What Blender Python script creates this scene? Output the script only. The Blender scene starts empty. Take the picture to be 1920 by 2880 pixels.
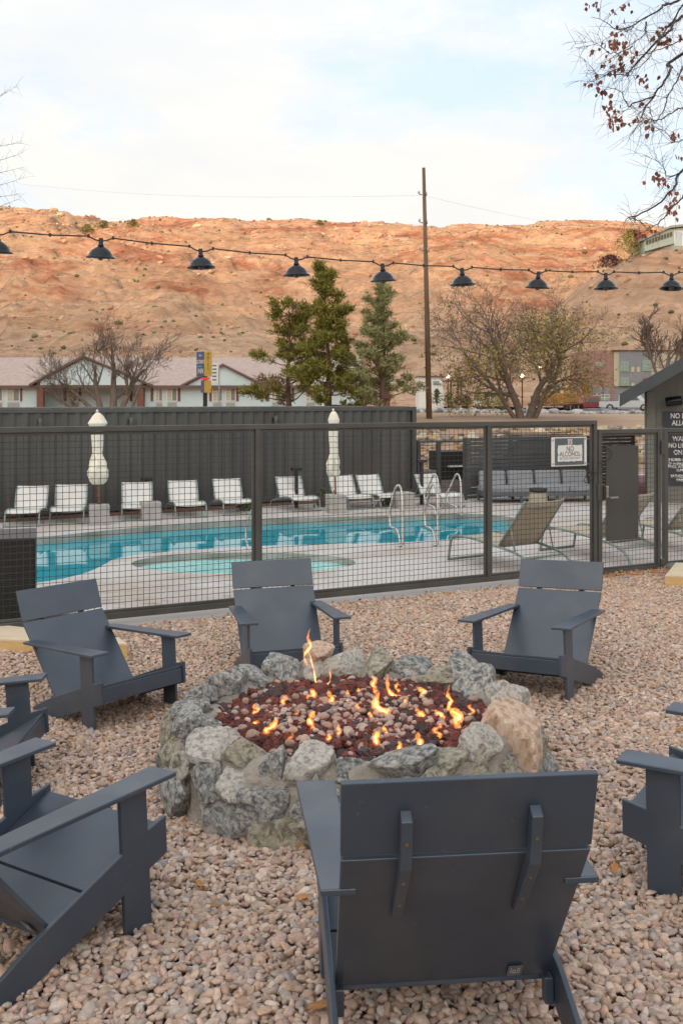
import bpy, bmesh, math, random
import numpy as np
from mathutils import Vector, Matrix, Euler
R_ = random.Random(7)
rad = math.radians
sc = bpy.context.scene
# ------------------------------------------------------------------ camera, sky, sun, exposure
F, CX, YH, CZ = 2807.0, 960.0, 1124.6, 2.2
cd = bpy.data.cameras.new('camera'); cam = bpy.data.objects.new('camera', cd); sc.collection.objects.link(cam)
cam.location = (0, 0, CZ); cam.rotation_euler = (rad(90), 0, 0)
cd.sensor_fit = 'HORIZONTAL'; cd.sensor_width = 24; cd.lens = F/1920*24
cd.shift_y = -(1440-YH)/1920; cd.clip_start = .05; cd.clip_end = 6000
cd.dof.use_dof = True; cd.dof.focus_distance = 5.0; cd.dof.aperture_fstop = 14.0
sc.camera = cam
SUN_EL, SUN_AZ = 6.0, 196.0            # degrees; azimuth measured from +Y clockwise: behind the camera, a little left
w = bpy.data.worlds.new('World'); sc.world = w; w.use_nodes = True
nt = w.node_tree; nt.nodes.clear(); N = nt.nodes.new; L = nt.links.new
wo = N('ShaderNodeOutputWorld'); bg = N('ShaderNodeBackground'); L(bg.outputs[0], wo.inputs[0]); bg.inputs[1].default_value = .12
sky = N('ShaderNodeTexSky'); sky.sky_type = 'NISHITA'; sky.sun_disc = False
sky.sun_elevation = rad(SUN_EL); sky.sun_rotation = rad(SUN_AZ); sky.air_density = 1.0; sky.dust_density = 1.0
tc = N('ShaderNodeTexCoord')
mp = N('ShaderNodeMapping'); mp.inputs['Scale'].default_value = (1, 1, 2.6); mp.inputs['Location'].default_value = (5.3, 2.1, .4); L(tc.outputs['Generated'], mp.inputs[0])
n1 = N('ShaderNodeTexNoise'); n1.inputs['Scale'].default_value = 2.1; n1.inputs['Detail'].default_value = 7; n1.inputs['Roughness'].default_value = .63
L(mp.outputs[0], n1.inputs['Vector'])
cr = N('ShaderNodeValToRGB'); cr.color_ramp.elements[0].position = .40; cr.color_ramp.elements[0].color = (.50,.50,.50,1)
cr.color_ramp.elements[1].position = .535; cr.color_ramp.elements[1].color = (1,1,1,1); L(n1.outputs[0], cr.inputs[0])
n2 = N('ShaderNodeTexNoise'); n2.inputs['Scale'].default_value = 7; n2.inputs['Detail'].default_value = 8; L(mp.outputs[0], n2.inputs['Vector'])
cc = N('ShaderNodeValToRGB'); cc.color_ramp.elements[0].position = .3; cc.color_ramp.elements[0].color = (7.3,7.45,7.6,1)
cc.color_ramp.elements[1].position = .75; cc.color_ramp.elements[1].color = (8.35,8.15,7.75,1); L(n2.outputs[0], cc.inputs[0])
# clouds get warmer towards the horizon
sx = N('ShaderNodeSeparateXYZ'); L(tc.outputs['Generated'], sx.inputs[0])
hr = N('ShaderNodeValToRGB'); hr.color_ramp.elements[0].position = .0; hr.color_ramp.elements[0].color = (1.05,.99,.90,1)
hr.color_ramp.elements[1].position = .45; hr.color_ramp.elements[1].color = (.97,1.0,1.035,1); L(sx.outputs[2], hr.inputs[0])
mm = N('ShaderNodeMix'); mm.data_type = 'RGBA'; mm.blend_type = 'MULTIPLY'; mm.inputs[0].default_value = 1
L(cc.outputs[0], mm.inputs[6]); L(hr.outputs[0], mm.inputs[7])
dp = N('ShaderNodeVectorMath'); dp.operation = 'DOT_PRODUCT'; L(tc.outputs['Generated'], dp.inputs[0]); dp.inputs[1].default_value = (math.sin(rad(SUN_AZ)), math.cos(rad(SUN_AZ)), .12)
gl = N('ShaderNodeMapRange'); gl.interpolation_type = 'SMOOTHSTEP'; gl.inputs['From Min'].default_value = -.35; gl.inputs['From Max'].default_value = 1.0; gl.inputs['To Min'].default_value = 1.0; gl.inputs['To Max'].default_value = 2.0; L(dp.outputs['Value'], gl.inputs[0])
wt = N('ShaderNodeMapRange'); wt.data_type = 'FLOAT_VECTOR'; wt.interpolation_type = 'SMOOTHSTEP'; L(dp.outputs['Value'], wt.inputs['Vector'])
wt.inputs[7].default_value = (-.35,)*3; wt.inputs[8].default_value = (1,)*3; wt.inputs[9].default_value = (1,1,1); wt.inputs[10].default_value = (2.15,1.98,1.78)
gm = N('ShaderNodeVectorMath'); gm.operation = 'MULTIPLY'; L(mm.outputs[2], gm.inputs[0]); L(wt.outputs['Vector'], gm.inputs[1])
mb = N('ShaderNodeMix'); mb.data_type = 'RGBA'; mb.blend_type = 'ADD'; mb.inputs[0].default_value = 1; mb.inputs[7].default_value = (2.6,4.2,6.4,1)
L(sky.outputs[0], mb.inputs[6])
mx = N('ShaderNodeMix'); mx.data_type = 'RGBA'; L(cr.outputs[0], mx.inputs[0]); L(mb.outputs[2], mx.inputs[6]); L(gm.outputs[0], mx.inputs[7])
L(mx.outputs[2], bg.inputs[0])
sd = bpy.data.lights.new('sun', 'SUN'); sd.energy = 5.0; sd.angle = rad(2.3); sd.color = (1.0, .69, .43)
sun = bpy.data.objects.new('sun', sd); sc.collection.objects.link(sun)
az = rad(SUN_AZ); el = rad(SUN_EL)
sdir = Vector((math.sin(az)*math.cos(el), math.cos(az)*math.cos(el), math.sin(el)))
sun.rotation_euler = sdir.to_track_quat('Z', 'Y').to_euler(); sun.location = (0, -20, 30)
sc.view_settings.view_transform = 'Standard'; sc.view_settings.look = 'None'
sc.view_settings.exposure = 0.10; sc.view_settings.gamma = 1; sc.view_settings.use_curve_mapping = False

# ------------------------------------------------------------------ helpers
def at(u, v, Z): return Vector(((u-CX)/F*Z, Z, CZ-(v-YH)/F*Z))
def onz(u, v, z):
    Z = F*(CZ-z)/(v-YH); return Vector(((u-CX)/F*Z, Z, z))
DECK = -.30

class MB:
    def __init__(s): s.v=[]; s.f=[]; s.m=[]; s.mi=0
    def add(s, vs, fs):
        o=len(s.v); s.v+= [tuple(p) for p in vs]; s.f+=[tuple(i+o for i in f) for f in fs]; s.m+=[s.mi]*len(fs); return s
    def box(s, a, b, M=None):
        x0,y0,z0=a; x1,y1,z1=b
        vs=[Vector(p) for p in ((x0,y0,z0),(x1,y0,z0),(x1,y1,z0),(x0,y1,z0),(x0,y0,z1),(x1,y0,z1),(x1,y1,z1),(x0,y1,z1))]
        if M is not None: vs=[M@p for p in vs]
        return s.add(vs, [(0,3,2,1),(4,5,6,7),(0,1,5,4),(1,2,6,5),(2,3,7,6),(3,0,4,7)])
    def prism(s, poly, t0, t1, axis='x'):
        # poly: 2D points; extruded along axis from t0 to t1
        n=len(poly)
        def P(p,t):
            if axis=='x': return (t,p[0],p[1])
            if axis=='y': return (p[0],t,p[1])
            return (p[0],p[1],t)
        vs=[P(p,t0) for p in poly]+[P(p,t1) for p in poly]
        fs=[tuple(range(n-1,-1,-1)),tuple(range(n,2*n))]+[(i,(i+1)%n,n+(i+1)%n,n+i) for i in range(n)]
        return s.add(vs,fs)
    def tube(s, pts, r, n=8, cap=True):
        pts=[Vector(p) for p in pts]
        rs=r if isinstance(r,(list,tuple)) else [r]*len(pts)
        o=len(s.v); up=None
        for i,p in enumerate(pts):
            d=(pts[min(i+1,len(pts)-1)]-pts[max(i-1,0)])
            if d.length<1e-9: d=Vector((0,0,1))
            d.normalize()
            if up is None:
                up=Vector((0,0,1)) if abs(d.z)<.9 else Vector((1,0,0))
            a=(up-d*up.dot(d))
            if a.length<1e-6: a=d.orthogonal()
            a.normalize(); up=a; b=d.cross(a)
            for k in range(n):
                t=2*math.pi*k/n; s.v.append(tuple(p+(a*math.cos(t)+b*math.sin(t))*rs[i]))
        for i in range(len(pts)-1):
            for k in range(n):
                k2=(k+1)%n; s.f.append((o+i*n+k,o+i*n+k2,o+(i+1)*n+k2,o+(i+1)*n+k)); s.m.append(s.mi)
        if cap:
            s.f.append(tuple(o+k for k in range(n-1,-1,-1))); s.m.append(s.mi)
            e=o+(len(pts)-1)*n; s.f.append(tuple(e+k for k in range(n))); s.m.append(s.mi)
        return s
    def lathe(s, prof, n=24, c=(0,0,0), fn=None):
        o=len(s.v)
        for (r,z) in prof:
            for k in range(n):
                t=2*math.pi*k/n; rr=r*(fn(t,z) if fn else 1)
                s.v.append((c[0]+rr*math.cos(t),c[1]+rr*math.sin(t),c[2]+z))
        for i in range(len(prof)-1):
            for k in range(n):
                k2=(k+1)%n; s.f.append((o+i*n+k,o+i*n+k2,o+(i+1)*n+k2,o+(i+1)*n+k)); s.m.append(s.mi)
        return s
    def mesh(s, name, mats, smooth=False):
        me=bpy.data.meshes.new(name); me.from_pydata(s.v,[],s.f)
        for m in (mats if isinstance(mats,(list,tuple)) else [mats]): me.materials.append(m)
        if any(s.m): me.polygons.foreach_set('material_index', s.m)
        if smooth: me.polygons.foreach_set('use_smooth',[True]*len(me.polygons))
        me.update(); return me
    def build(s, name, mats, parent=None, smooth=False, bevel=0, **kw):
        o=bpy.data.objects.new(name, s.mesh(name,mats,smooth)); return link(o,parent,bevel,**kw)

def tag(o,label=None,cat=None,group=None,kind=None):
    if label: o['label']=label
    if cat: o['category']=cat
    if group: o['group']=group
    if kind: o['kind']=kind
    return o
def link(o,parent=None,bevel=0,label=None,cat=None,group=None,kind=None):
    sc.collection.objects.link(o); o.parent=parent
    if bevel:
        b=o.modifiers.new('bevel','BEVEL'); b.width=bevel; b.segments=2; b.limit_method='ANGLE'; b.angle_limit=rad(35)
    return tag(o,label,cat,group,kind)
def inst(name,me,parent=None,loc=(0,0,0),rot=(0,0,0),scl=(1,1,1),**kw):
    o=bpy.data.objects.new(name,me); link(o,parent,**kw); o.location=loc; o.rotation_euler=rot; o.scale=scl; return o
def empty(name,loc,rz=0,label=None,cat=None,group=None,kind=None):
    o=bpy.data.objects.new(name,None); sc.collection.objects.link(o); o.location=loc; o.rotation_euler=(0,0,rz); o.empty_display_size=.1
    return tag(o,label,cat,group,kind)
def copy_tree(o,parent=None):
    c=o.copy(); sc.collection.objects.link(c); c.parent=parent
    for ch in list(o.children): copy_tree(ch,c)
    return c

MATS={}
def mat(name, base, rough=.6, c2=None, ns=8.0, detail=5, bump=0.0, bs=None, metal=0, spec=.5, dist=.01, c3=None, lo=.35, hi=.65, coord='Object', rnd=0.0, stretch=None):
    if name in MATS: return MATS[name]
    m=bpy.data.materials.new(name); m.use_nodes=True; t=m.node_tree; b=t.nodes['Principled BSDF']
    b.inputs['Roughness'].default_value=rough; b.inputs['Metallic'].default_value=metal; b.inputs['Specular IOR Level'].default_value=spec
    tcn=t.nodes.new('ShaderNodeTexCoord'); src=tcn.outputs[coord]
    if coord=='Object' and rnd:
        oi=t.nodes.new('ShaderNodeObjectInfo'); ad=t.nodes.new('ShaderNodeVectorMath'); ad.operation='ADD'
        sc_=t.nodes.new('ShaderNodeMath'); sc_.operation='MULTIPLY'; sc_.inputs[1].default_value=37.0; t.links.new(oi.outputs['Random'],sc_.inputs[0])
        t.links.new(src,ad.inputs[0]); t.links.new(sc_.outputs[0],ad.inputs[1]); src=ad.outputs[0]
    if stretch:
        mpn=t.nodes.new('ShaderNodeMapping'); mpn.inputs['Scale'].default_value=stretch; t.links.new(src,mpn.inputs[0]); src=mpn.outputs[0]
    if c2 is None: c2=tuple(x*.82 for x in base)
    nz=t.nodes.new('ShaderNodeTexNoise'); nz.inputs['Scale'].default_value=ns; nz.inputs['Detail'].default_value=detail; t.links.new(src,nz.inputs['Vector'])
    r=t.nodes.new('ShaderNodeValToRGB'); r.color_ramp.elements[0].position=lo; r.color_ramp.elements[0].color=(*c2,1)
    r.color_ramp.elements[1].position=hi; r.color_ramp.elements[1].color=(*base,1)
    if c3: e=r.color_ramp.elements.new((lo+hi)/2); e.color=(*c3,1)
    t.links.new(nz.outputs[0],r.inputs[0]); out=r.outputs[0]
    if rnd:
        hs=t.nodes.new('ShaderNodeHueSaturation'); mr=t.nodes.new('ShaderNodeMapRange'); mr.inputs['To Min'].default_value=1-rnd; mr.inputs['To Max'].default_value=1+rnd
        t.links.new(oi.outputs['Random'],mr.inputs[0]); t.links.new(mr.outputs[0],hs.inputs['Value']); t.links.new(out,hs.inputs['Color']); out=hs.outputs[0]
    t.links.new(out,b.inputs['Base Color'])
    if bump:
        nb=t.nodes.new('ShaderNodeTexNoise'); nb.inputs['Scale'].default_value=bs or ns*3; nb.inputs['Detail'].default_value=6; t.links.new(src,nb.inputs['Vector'])
        bp=t.nodes.new('ShaderNodeBump'); bp.inputs['Strength'].default_value=bump; bp.inputs['Distance'].default_value=dist
        t.links.new(nb.outputs[0],bp.inputs['Height']); t.links.new(bp.outputs[0],b.inputs['Normal'])
    MATS[name]=m; return m
def emis(name,col,s):
    m=bpy.data.materials.new(name); m.use_nodes=True; b=m.node_tree.nodes['Principled BSDF']
    b.inputs['Base Color'].default_value=(*col,1); b.inputs['Emission Color'].default_value=(*col,1); b.inputs['Emission Strength'].default_value=s; return m

# value noise in numpy
def vnoise(x,y,seed=0):
    rs=np.random.RandomState(seed); G=rs.rand(256,256)
    xi=np.floor(x).astype(int); yi=np.floor(y).astype(int); fx=x-xi; fy=y-yi
    fx=fx*fx*(3-2*fx); fy=fy*fy*(3-2*fy)
    a=G[xi&255,yi&255]; b=G[(xi+1)&255,yi&255]; c=G[xi&255,(yi+1)&255]; d=G[(xi+1)&255,(yi+1)&255]
    return (a*(1-fx)+b*fx)*(1-fy)+(c*(1-fx)+d*fx)*fy
def fbm(x,y,oct=5,seed=0,g=.5):
    s=0;a=1;t=0
    for o in range(oct): s=s+a*vnoise(x*2**o+13.7*o,y*2**o+7.1*o,seed+o); t+=a; a*=g
    return s/t
def ridged(x,y,oct=5,seed=0):
    s=0;a=1;t=0
    for o in range(oct): s=s+a*(1-abs(2*vnoise(x*2**o+3.3*o,y*2**o,seed+o)-1)); t+=a; a*=.5
    return s/t

# ------------------------------------------------------------------ ground heights of the patio
FD=Vector((.892,.452,0)); FN=Vector((-.452,.892,0)); F0=Vector((-3.01,8.80,0)); FANG=math.atan2(.452,.892)
def fpt(s,off=0,z=0): p=F0+FD*s+FN*off; return Vector((p.x,p.y,z))
_gp=[(-1.408,6.751,-2.175),(-.355,7.441,-2.150),(1.272,7.013,-2.087),(.274,3.384,-1.864),(-1.042,3.975,-2.005),(-1.827,5.513,-2.165),(1.461,4.265,-1.985),(0,5.3,-2.03)]
for s in (0,1.5,3,4.5,6,7.5): p=fpt(s,-.15); _gp.append((p.x,p.y,-2.085))
_gp=np.array(_gp); 
_A=np.c_[np.ones(len(_gp)),_gp[:,0],_gp[:,1]]; _c=np.linalg.lstsq(_A,_gp[:,2],rcond=None)[0]; _r=_gp[:,2]-_A@_c
def ground(x,y):
    x=np.asarray(x,float); y=np.asarray(y,float)
    z=_c[0]+_c[1]*x+_c[2]*y; n=0; d=0.25
    for (gx,gy,_),rr in zip(_gp,_r):
        wt=1/((x-gx)**2+(y-gy)**2+.15); n=n+wt*rr; d=d+wt
    return CZ+z+n/d

# ================================================================== LARGE STRUCTURE
# ---- terrain sheet
m_dirt=mat('dirt',(.40,.27,.18),.95,c2=(.30,.19,.12),ns=.35,bump=.3,bs=3,dist=.1)
def tz(X,Y):
    # level below patio and deck, bank behind the pool, valley, far
    prof_y=[-4000,-30,0,33.5,34.5,38,46,60,110,150,200,4000]
    prof_z=[-8,-3,-1.2,-1.2,-.62,1.05,1.45,1.42,.93,.6,1.,-5]
    z=np.interp(Y,prof_y,prof_z)
    n=(fbm(X*.25+50,Y*.25+50,4,3)-.5)
    return z+n*np.interp(Y,[0,30,38,60,200],[0,0,.15,.25,1.2])
def grid(name,xs,ys,fz,mt,kind='structure',smooth=True):
    X,Y=np.meshgrid(xs,ys); Z=fz(X,Y); nx=len(xs); ny=len(ys)
    vs=np.c_[X.ravel(),Y.ravel(),Z.ravel()]
    i=np.arange((nx-1)*(ny-1)); r=i//(nx-1); c=i%(nx-1); a=r*nx+c
    fs=np.c_[a,a+1,a+1+nx,a+nx]
    me=bpy.data.meshes.new(name); me.vertices.add(len(vs)); me.vertices.foreach_set('co',vs.ravel())
    me.loops.add(len(fs)*4); me.loops.foreach_set('vertex_index',fs.ravel()); me.polygons.add(len(fs))
    me.polygons.foreach_set('loop_start',np.arange(len(fs))*4); me.update(calc_edges=True)
    me.polygons.foreach_set('use_smooth',[smooth]*len(fs)); me.materials.append(mt)
    o=bpy.data.objects.new(name,me); link(o,kind=kind); return o
xs=np.concatenate([np.linspace(-4000,-60,12),np.arange(-58,60,2.0),np.linspace(62,4000,12)])
ys=np.concatenate([np.linspace(-4000,-20,8),np.arange(0,34,4.0),np.arange(34,62,.5),np.arange(62,220,6.),np.linspace(230,4000,12)])
grid('ground',xs,ys,tz,m_dirt)

# ---- red rock ridge beyond the town
def ridge_mat():
    m=bpy.data.materials.new('red_rock'); m.use_nodes=True; t=m.node_tree; b=t.nodes['Principled BSDF']; b.inputs['Roughness'].default_value=.95; b.inputs['Specular IOR Level'].default_value=.1
    nn=t.nodes.new; ll=t.links.new
    g=nn('ShaderNodeNewGeometry'); sp=nn('ShaderNodeSeparateXYZ'); ll(g.outputs['Position'],sp.inputs[0])
    w=nn('ShaderNodeTexNoise'); w.inputs['Scale'].default_value=.018; w.inputs['Detail'].default_value=6; ll(g.outputs['Position'],w.inputs['Vector'])
    # strata coordinate: height plus a slow warp, stretched flat
    mu=nn('ShaderNodeMath'); mu.operation='MULTIPLY_ADD'; mu.inputs[1].default_value=34; ll(w.outputs[0],mu.inputs[0]); ll(sp.outputs[2],mu.inputs[2])
    cb=nn('ShaderNodeCombineXYZ'); ll(mu.outputs[0],cb.inputs[2])
    m1=nn('ShaderNodeMath'); m1.operation='MULTIPLY'; m1.inputs[1].default_value=.13; ll(sp.outputs[0],m1.inputs[0]); ll(m1.outputs[0],cb.inputs[0])
    m2=nn('ShaderNodeMath'); m2.operation='MULTIPLY'; m2.inputs[1].default_value=.10; ll(sp.outputs[1],m2.inputs[0]); ll(m2.outputs[0],cb.inputs[1])
    st=nn('ShaderNodeTexNoise'); st.inputs['Scale'].default_value=.16; st.inputs['Detail'].default_value=9; st.inputs['Roughness'].default_value=.68; ll(cb.outputs[0],st.inputs['Vector'])
    r=nn('ShaderNodeValToRGB'); e=r.color_ramp.elements
    e[0].position=.32; e[0].color=(.33,.13,.08,1); e[1].position=.70; e[1].color=(.58,.40,.26,1)
    for p,c in ((.41,(.42,.20,.125)),(.47,(.51,.30,.19)),(.54,(.55,.37,.24)),(.60,(.46,.26,.17))): q=e.new(p); q.color=(*c,1)
    ll(st.outputs[0],r.inputs[0])
    # pale talus patches
    ta=nn('ShaderNodeTexNoise'); ta.inputs['Scale'].default_value=.045; ta.inputs['Detail'].default_value=5; ll(g.outputs['Position'],ta.inputs['Vector'])
    hz=nn('ShaderNodeMapRange'); hz.inputs['From Min'].default_value=22; hz.inputs['From Max'].default_value=62; hz.inputs['To Min'].default_value=.17; hz.inputs['To Max'].default_value=-.10; ll(sp.outputs[2],hz.inputs[0])
    hh_=nn('ShaderNodeMath'); hh_.operation='ADD'; ll(ta.outputs[0],hh_.inputs[0]); ll(hz.outputs[0],hh_.inputs[1])
    tr=nn('ShaderNodeValToRGB'); tr.color_ramp.elements[0].position=.47; tr.color_ramp.elements[1].position=.66; ll(hh_.outputs[0],tr.inputs[0])
    mx=nn('ShaderNodeMix'); mx.data_type='RGBA'; ll(tr.outputs[0],mx.inputs[0]); ll(r.outputs[0],mx.inputs[6]); mx.inputs[7].default_value=(.57,.385,.26,1)
    sc2=nn('ShaderNodeMath'); sc2.operation='MULTIPLY'; sc2.inputs[1].default_value=.75; ll(tr.outputs[0],sc2.inputs[0]); ll(sc2.outputs[0],mx.inputs[0])
    # small rubble speckle
    v=nn('ShaderNodeTexVoronoi'); v.inputs['Scale'].default_value=.55; ll(g.outputs['Position'],v.inputs['Vector'])
    vr=nn('ShaderNodeMapRange'); vr.inputs['From Min'].default_value=0; vr.inputs['From Max'].default_value=1; vr.inputs['To Min'].default_value=.86; vr.inputs['To Max'].default_value=1.12
    sv=nn('ShaderNodeSeparateColor'); ll(v.outputs['Color'],sv.inputs[0]); ll(sv.outputs[0],vr.inputs[0])
    hs=nn('ShaderNodeHueSaturation'); ll(vr.outputs[0],hs.inputs['Value']); ll(mx.outputs[2],hs.inputs['Color']); ll(hs.outputs[0],b.inputs['Base Color'])
    nb=nn('ShaderNodeTexNoise'); nb.inputs['Scale'].default_value=.5; nb.inputs['Detail'].default_value=9; nb.inputs['Roughness'].default_value=.7; ll(cb.outputs[0],nb.inputs['Vector'])
    bp=nn('ShaderNodeBump'); bp.inputs['Strength'].default_value=1.0; bp.inputs['Distance'].default_value=3.2; ll(nb.outputs[0],bp.inputs['Height']); ll(bp.outputs[0],b.inputs['Normal'])
    return m
m_rock=ridge_mat()
K=1/.8167
crest_u=np.array([-700,-300,0,60,100,180,260,285,340,400,500,560,600,660,700,760,800,830,870,900,960,1000,1050,1100,1150,1190,1215,1240,1310,1400,1440,1500,1700,2200])*K
crest_v=np.array([480,470,488,489,491,503,516,517,512,508,508,514,516,509,510,516,520,516,518,523,530,529,523,526,528,526,521,517,516,520,523,530,560,600])*K
YC=480.
def ridge(X,Y):
    u=CX+F*X/YC
    cz=CZ+(YH-np.interp(u,crest_u,crest_v))/F*YC+1.2
    t=np.clip((Y-170)/(YC-170),0,1)
    # concave talus then cliffs, then rounded top
    wob=(fbm(X*.012+9,Y*.012,4,11)-.5)*.16
    tt=np.clip(t+wob*np.sin(np.pi*t),0,1)
    g=.62*tt**1.25+.38*(1/(1+np.exp(-(tt-.62)*11))-.0011)/(1/(1+np.exp(-.38*11)))
    g=np.where(tt>=1,1,g)
    g=np.clip(g,0,1)
    z=1+(cz-1)*g
    gul=ridged(X*.016+3,Y*.006+1,5,31)-.5
    z=z+gul*10*np.sin(np.pi*np.clip(t,0,1))**.8
    z=z+(fbm(X*.022,Y*.075,6,41,.55)-.5)*13*np.clip(np.sin(np.pi*np.clip(t,0,1)),.0,1)
    # ledges
    q=5.5; ph=z/q+fbm(X*.03,Y*.03,3,51)*2.2; fr=ph-np.floor(ph)
    led=(np.clip((fr-.35)/.3,0,1)-fr)*q
    z=z+led*np.clip((t-.12)*2.2,0,1)*.95*(t<.97)
    z=z+(fbm(X*.10,Y*.42,5,61,.6)-.5)*3.4*np.clip(np.sin(np.pi*np.clip(t,0,1))*1.6,0.35,1)
    z=np.where(Y>YC,z-(Y-YC)*.45,z)
    # spur on the right, nearer the town
    d=np.clip((X-18)/58,0,1); d=d*d*(3-2*d)
    yc=262-X*.12; sp=d*(37+np.clip((X-75)*.12,0,12)+ (fbm(X*.03,Y*.03,5,71)-.5)*14)*np.exp(-((Y-yc)/55.)**2)
    sp=sp+(ridged(X*.03,Y*.02,4,81)-.5)*5*d*np.exp(-((Y-yc)/70.)**2)
    z=np.maximum(z,0)+0
    return np.maximum(z, sp+z*.15*d)
xs=np.linspace(-330,330,560); ys=np.concatenate([np.linspace(165,YC,330),np.linspace(YC+2,YC+150,30)])
hill=grid('hills',xs,ys,ridge,m_rock)
# second dome behind the crest on the left
def dome(X,Y):
    return CZ+112*np.exp(-((X+178)/60.)**2-((Y-640)/80.)**2)+(fbm(X*.05,Y*.05,4,5)-.5)*1.5
grid('hills',np.linspace(-280,-60,60),np.linspace(560,720,30),dome,m_rock)
# unseen western rim behind the camera, added and sized to shade all but the ridge top
def rim(X,Y):
    return (243+(fbm(X*.004+7,Y*.004,4,91)-.5)*22)*np.exp(-(np.abs(Y+1600)/260.)**2.2)
grid('hills',np.linspace(-2600,2600,120),np.linspace(-2300,-1000,24),rim,m_rock)

# ---- patio base, curb
m_base=mat('gravel_bed',(.10,.072,.06),.95,ns=14,bump=.6,bs=60,dist=.02)  # bed colour darkened to deepen the shade in the gaps between pebbles
xs=np.linspace(-7,8,76); ys=np.linspace(-1,14,76)
def gbase(X,Y):
    z=ground(X,Y)-.022
    side=(X-F0.x)*FN.x+(Y-F0.y)*FN.y
    return np.where(side>.12,z-.75,z)
grid('gravel_bed',xs,ys,gbase,m_base)
m_conc=mat('concrete',(.44,.405,.385),.85,c2=(.37,.335,.31),ns=.9,bump=.15,bs=30,dist=.01,detail=8)
fm=Matrix.Translation(fpt(0))@Matrix.Rotation(FANG,4,'Z')
MB().box((-4,-.10,-.9),(12,.35,.118),fm).build('curb',m_conc,kind='structure')

# ---- gravel: real pebbles
def scatter_group(name,mt,amp,nscale,sub,nvar,smooth=True):
    ng=bpy.data.node_groups.new(name,'GeometryNodeTree')
    ng.interface.new_socket('Geometry',in_out='INPUT',socket_type='NodeSocketGeometry'); ng.interface.new_socket('Geometry',in_out='OUTPUT',socket_type='NodeSocketGeometry')
    n=ng.nodes.new; l=ng.links.new; gi=n('NodeGroupInput'); go=n('NodeGroupOutput')
    g2=n('GeometryNodeGeometryToInstance')
    for k in range(nvar):
        ico=n('GeometryNodeMeshIcoSphere'); ico.inputs['Radius'].default_value=1; ico.inputs['Subdivisions'].default_value=sub
        nz=n('ShaderNodeTexNoise'); nz.noise_dimensions='4D'; nz.inputs['Scale'].default_value=nscale; nz.inputs['W'].default_value=k*7.3+1; nz.inputs['Detail'].default_value=2
        vm=n('ShaderNodeVectorMath'); vm.operation='SUBTRACT'; vm.inputs[1].default_value=(.5,.5,.5); l(nz.outputs['Color'],vm.inputs[0])
        vs=n('ShaderNodeVectorMath'); vs.operation='SCALE'; vs.inputs['Scale'].default_value=amp; l(vm.outputs[0],vs.inputs[0])
        sp=n('GeometryNodeSetPosition'); l(ico.outputs[0],sp.inputs['Geometry']); l(vs.outputs[0],sp.inputs['Offset'])
        ss=n('GeometryNodeSetShadeSmooth'); ss.inputs['Shade Smooth'].default_value=smooth; l(sp.outputs[0],ss.inputs[0])
        sm=n('GeometryNodeSetMaterial'); sm.inputs['Material'].default_value=mt; l(ss.outputs[0],sm.inputs[0]); l(sm.outputs[0],g2.inputs[0])
    ip=n('GeometryNodeInstanceOnPoints'); ip.inputs['Pick Instance'].default_value=True
    def na(nm,dt):
        a=n('GeometryNodeInputNamedAttribute'); a.data_type=dt; a.inputs[0].default_value=nm; return a.outputs[0]
    l(gi.outputs[0],ip.inputs['Points']); l(g2.outputs[0],ip.inputs['Instance']); l(na('rot','FLOAT_VECTOR'),ip.inputs['Rotation']); l(na('scl','FLOAT_VECTOR'),ip.inputs['Scale'])
    l(ip.outputs[0],go.inputs[0]); return ng
def scatter(name,pts,rot,scl,col,ng,mt,**kw):
    me=bpy.data.meshes.new(name); me.vertices.add(len(pts)); me.vertices.foreach_set('co',pts.ravel().astype(np.float32))
    for nm,ar in (('rot',rot),('scl',scl)):
        a=me.attributes.new(nm,'FLOAT_VECTOR','POINT'); a.data.foreach_set('vector',ar.ravel().astype(np.float32))
    a=me.attributes.new('tint','FLOAT_COLOR','POINT'); a.data.foreach_set('color',np.c_[col,np.ones(len(col))].ravel().astype(np.float32))
    me.materials.append(mt); o=bpy.data.objects.new(name,me); link(o,**kw)
    md=o.modifiers.new('scatter','NODES'); md.node_group=ng; return o
def tint_mat(name,rough,ns,var,bump,bs,dist,spec=.4):
    m=bpy.data.materials.new(name); m.use_nodes=True; t=m.node_tree; b=t.nodes['Principled BSDF']; b.inputs['Roughness'].default_value=rough; b.inputs['Specular IOR Level'].default_value=spec
    a=t.nodes.new('ShaderNodeAttribute'); a.attribute_type='INSTANCER'; a.attribute_name='tint'
    g=t.nodes.new('ShaderNodeNewGeometry'); nz=t.nodes.new('ShaderNodeTexNoise'); nz.inputs['Scale'].default_value=ns; nz.inputs['Detail'].default_value=6; t.links.new(g.outputs['Position'],nz.inputs['Vector'])
    mr=t.nodes.new('ShaderNodeMapRange'); mr.inputs['From Min'].default_value=.3; mr.inputs['From Max'].default_value=.7; mr.inputs['To Min'].default_value=1-var; mr.inputs['To Max'].default_value=1+var; t.links.new(nz.outputs[0],mr.inputs[0])
    hs=t.nodes.new('ShaderNodeHueSaturation'); t.links.new(mr.outputs[0],hs.inputs['Value']); t.links.new(a.outputs['Color'],hs.inputs['Color']); t.links.new(hs.outputs[0],b.inputs['Base Color'])
    nb=t.nodes.new('ShaderNodeTexNoise'); nb.inputs['Scale'].default_value=bs; nb.inputs['Detail'].default_value=4; t.links.new(g.outputs['Position'],nb.inputs['Vector'])
    bp=t.nodes.new('ShaderNodeBump'); bp.inputs['Strength'].default_value=bump; bp.inputs['Distance'].default_value=dist; t.links.new(nb.outputs[0],bp.inputs['Height']); t.links.new(bp.outputs[0],b.inputs['Normal'])
    return m
m_peb=tint_mat('pebble',.68,75,.20,.5,260,.003)
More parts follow.
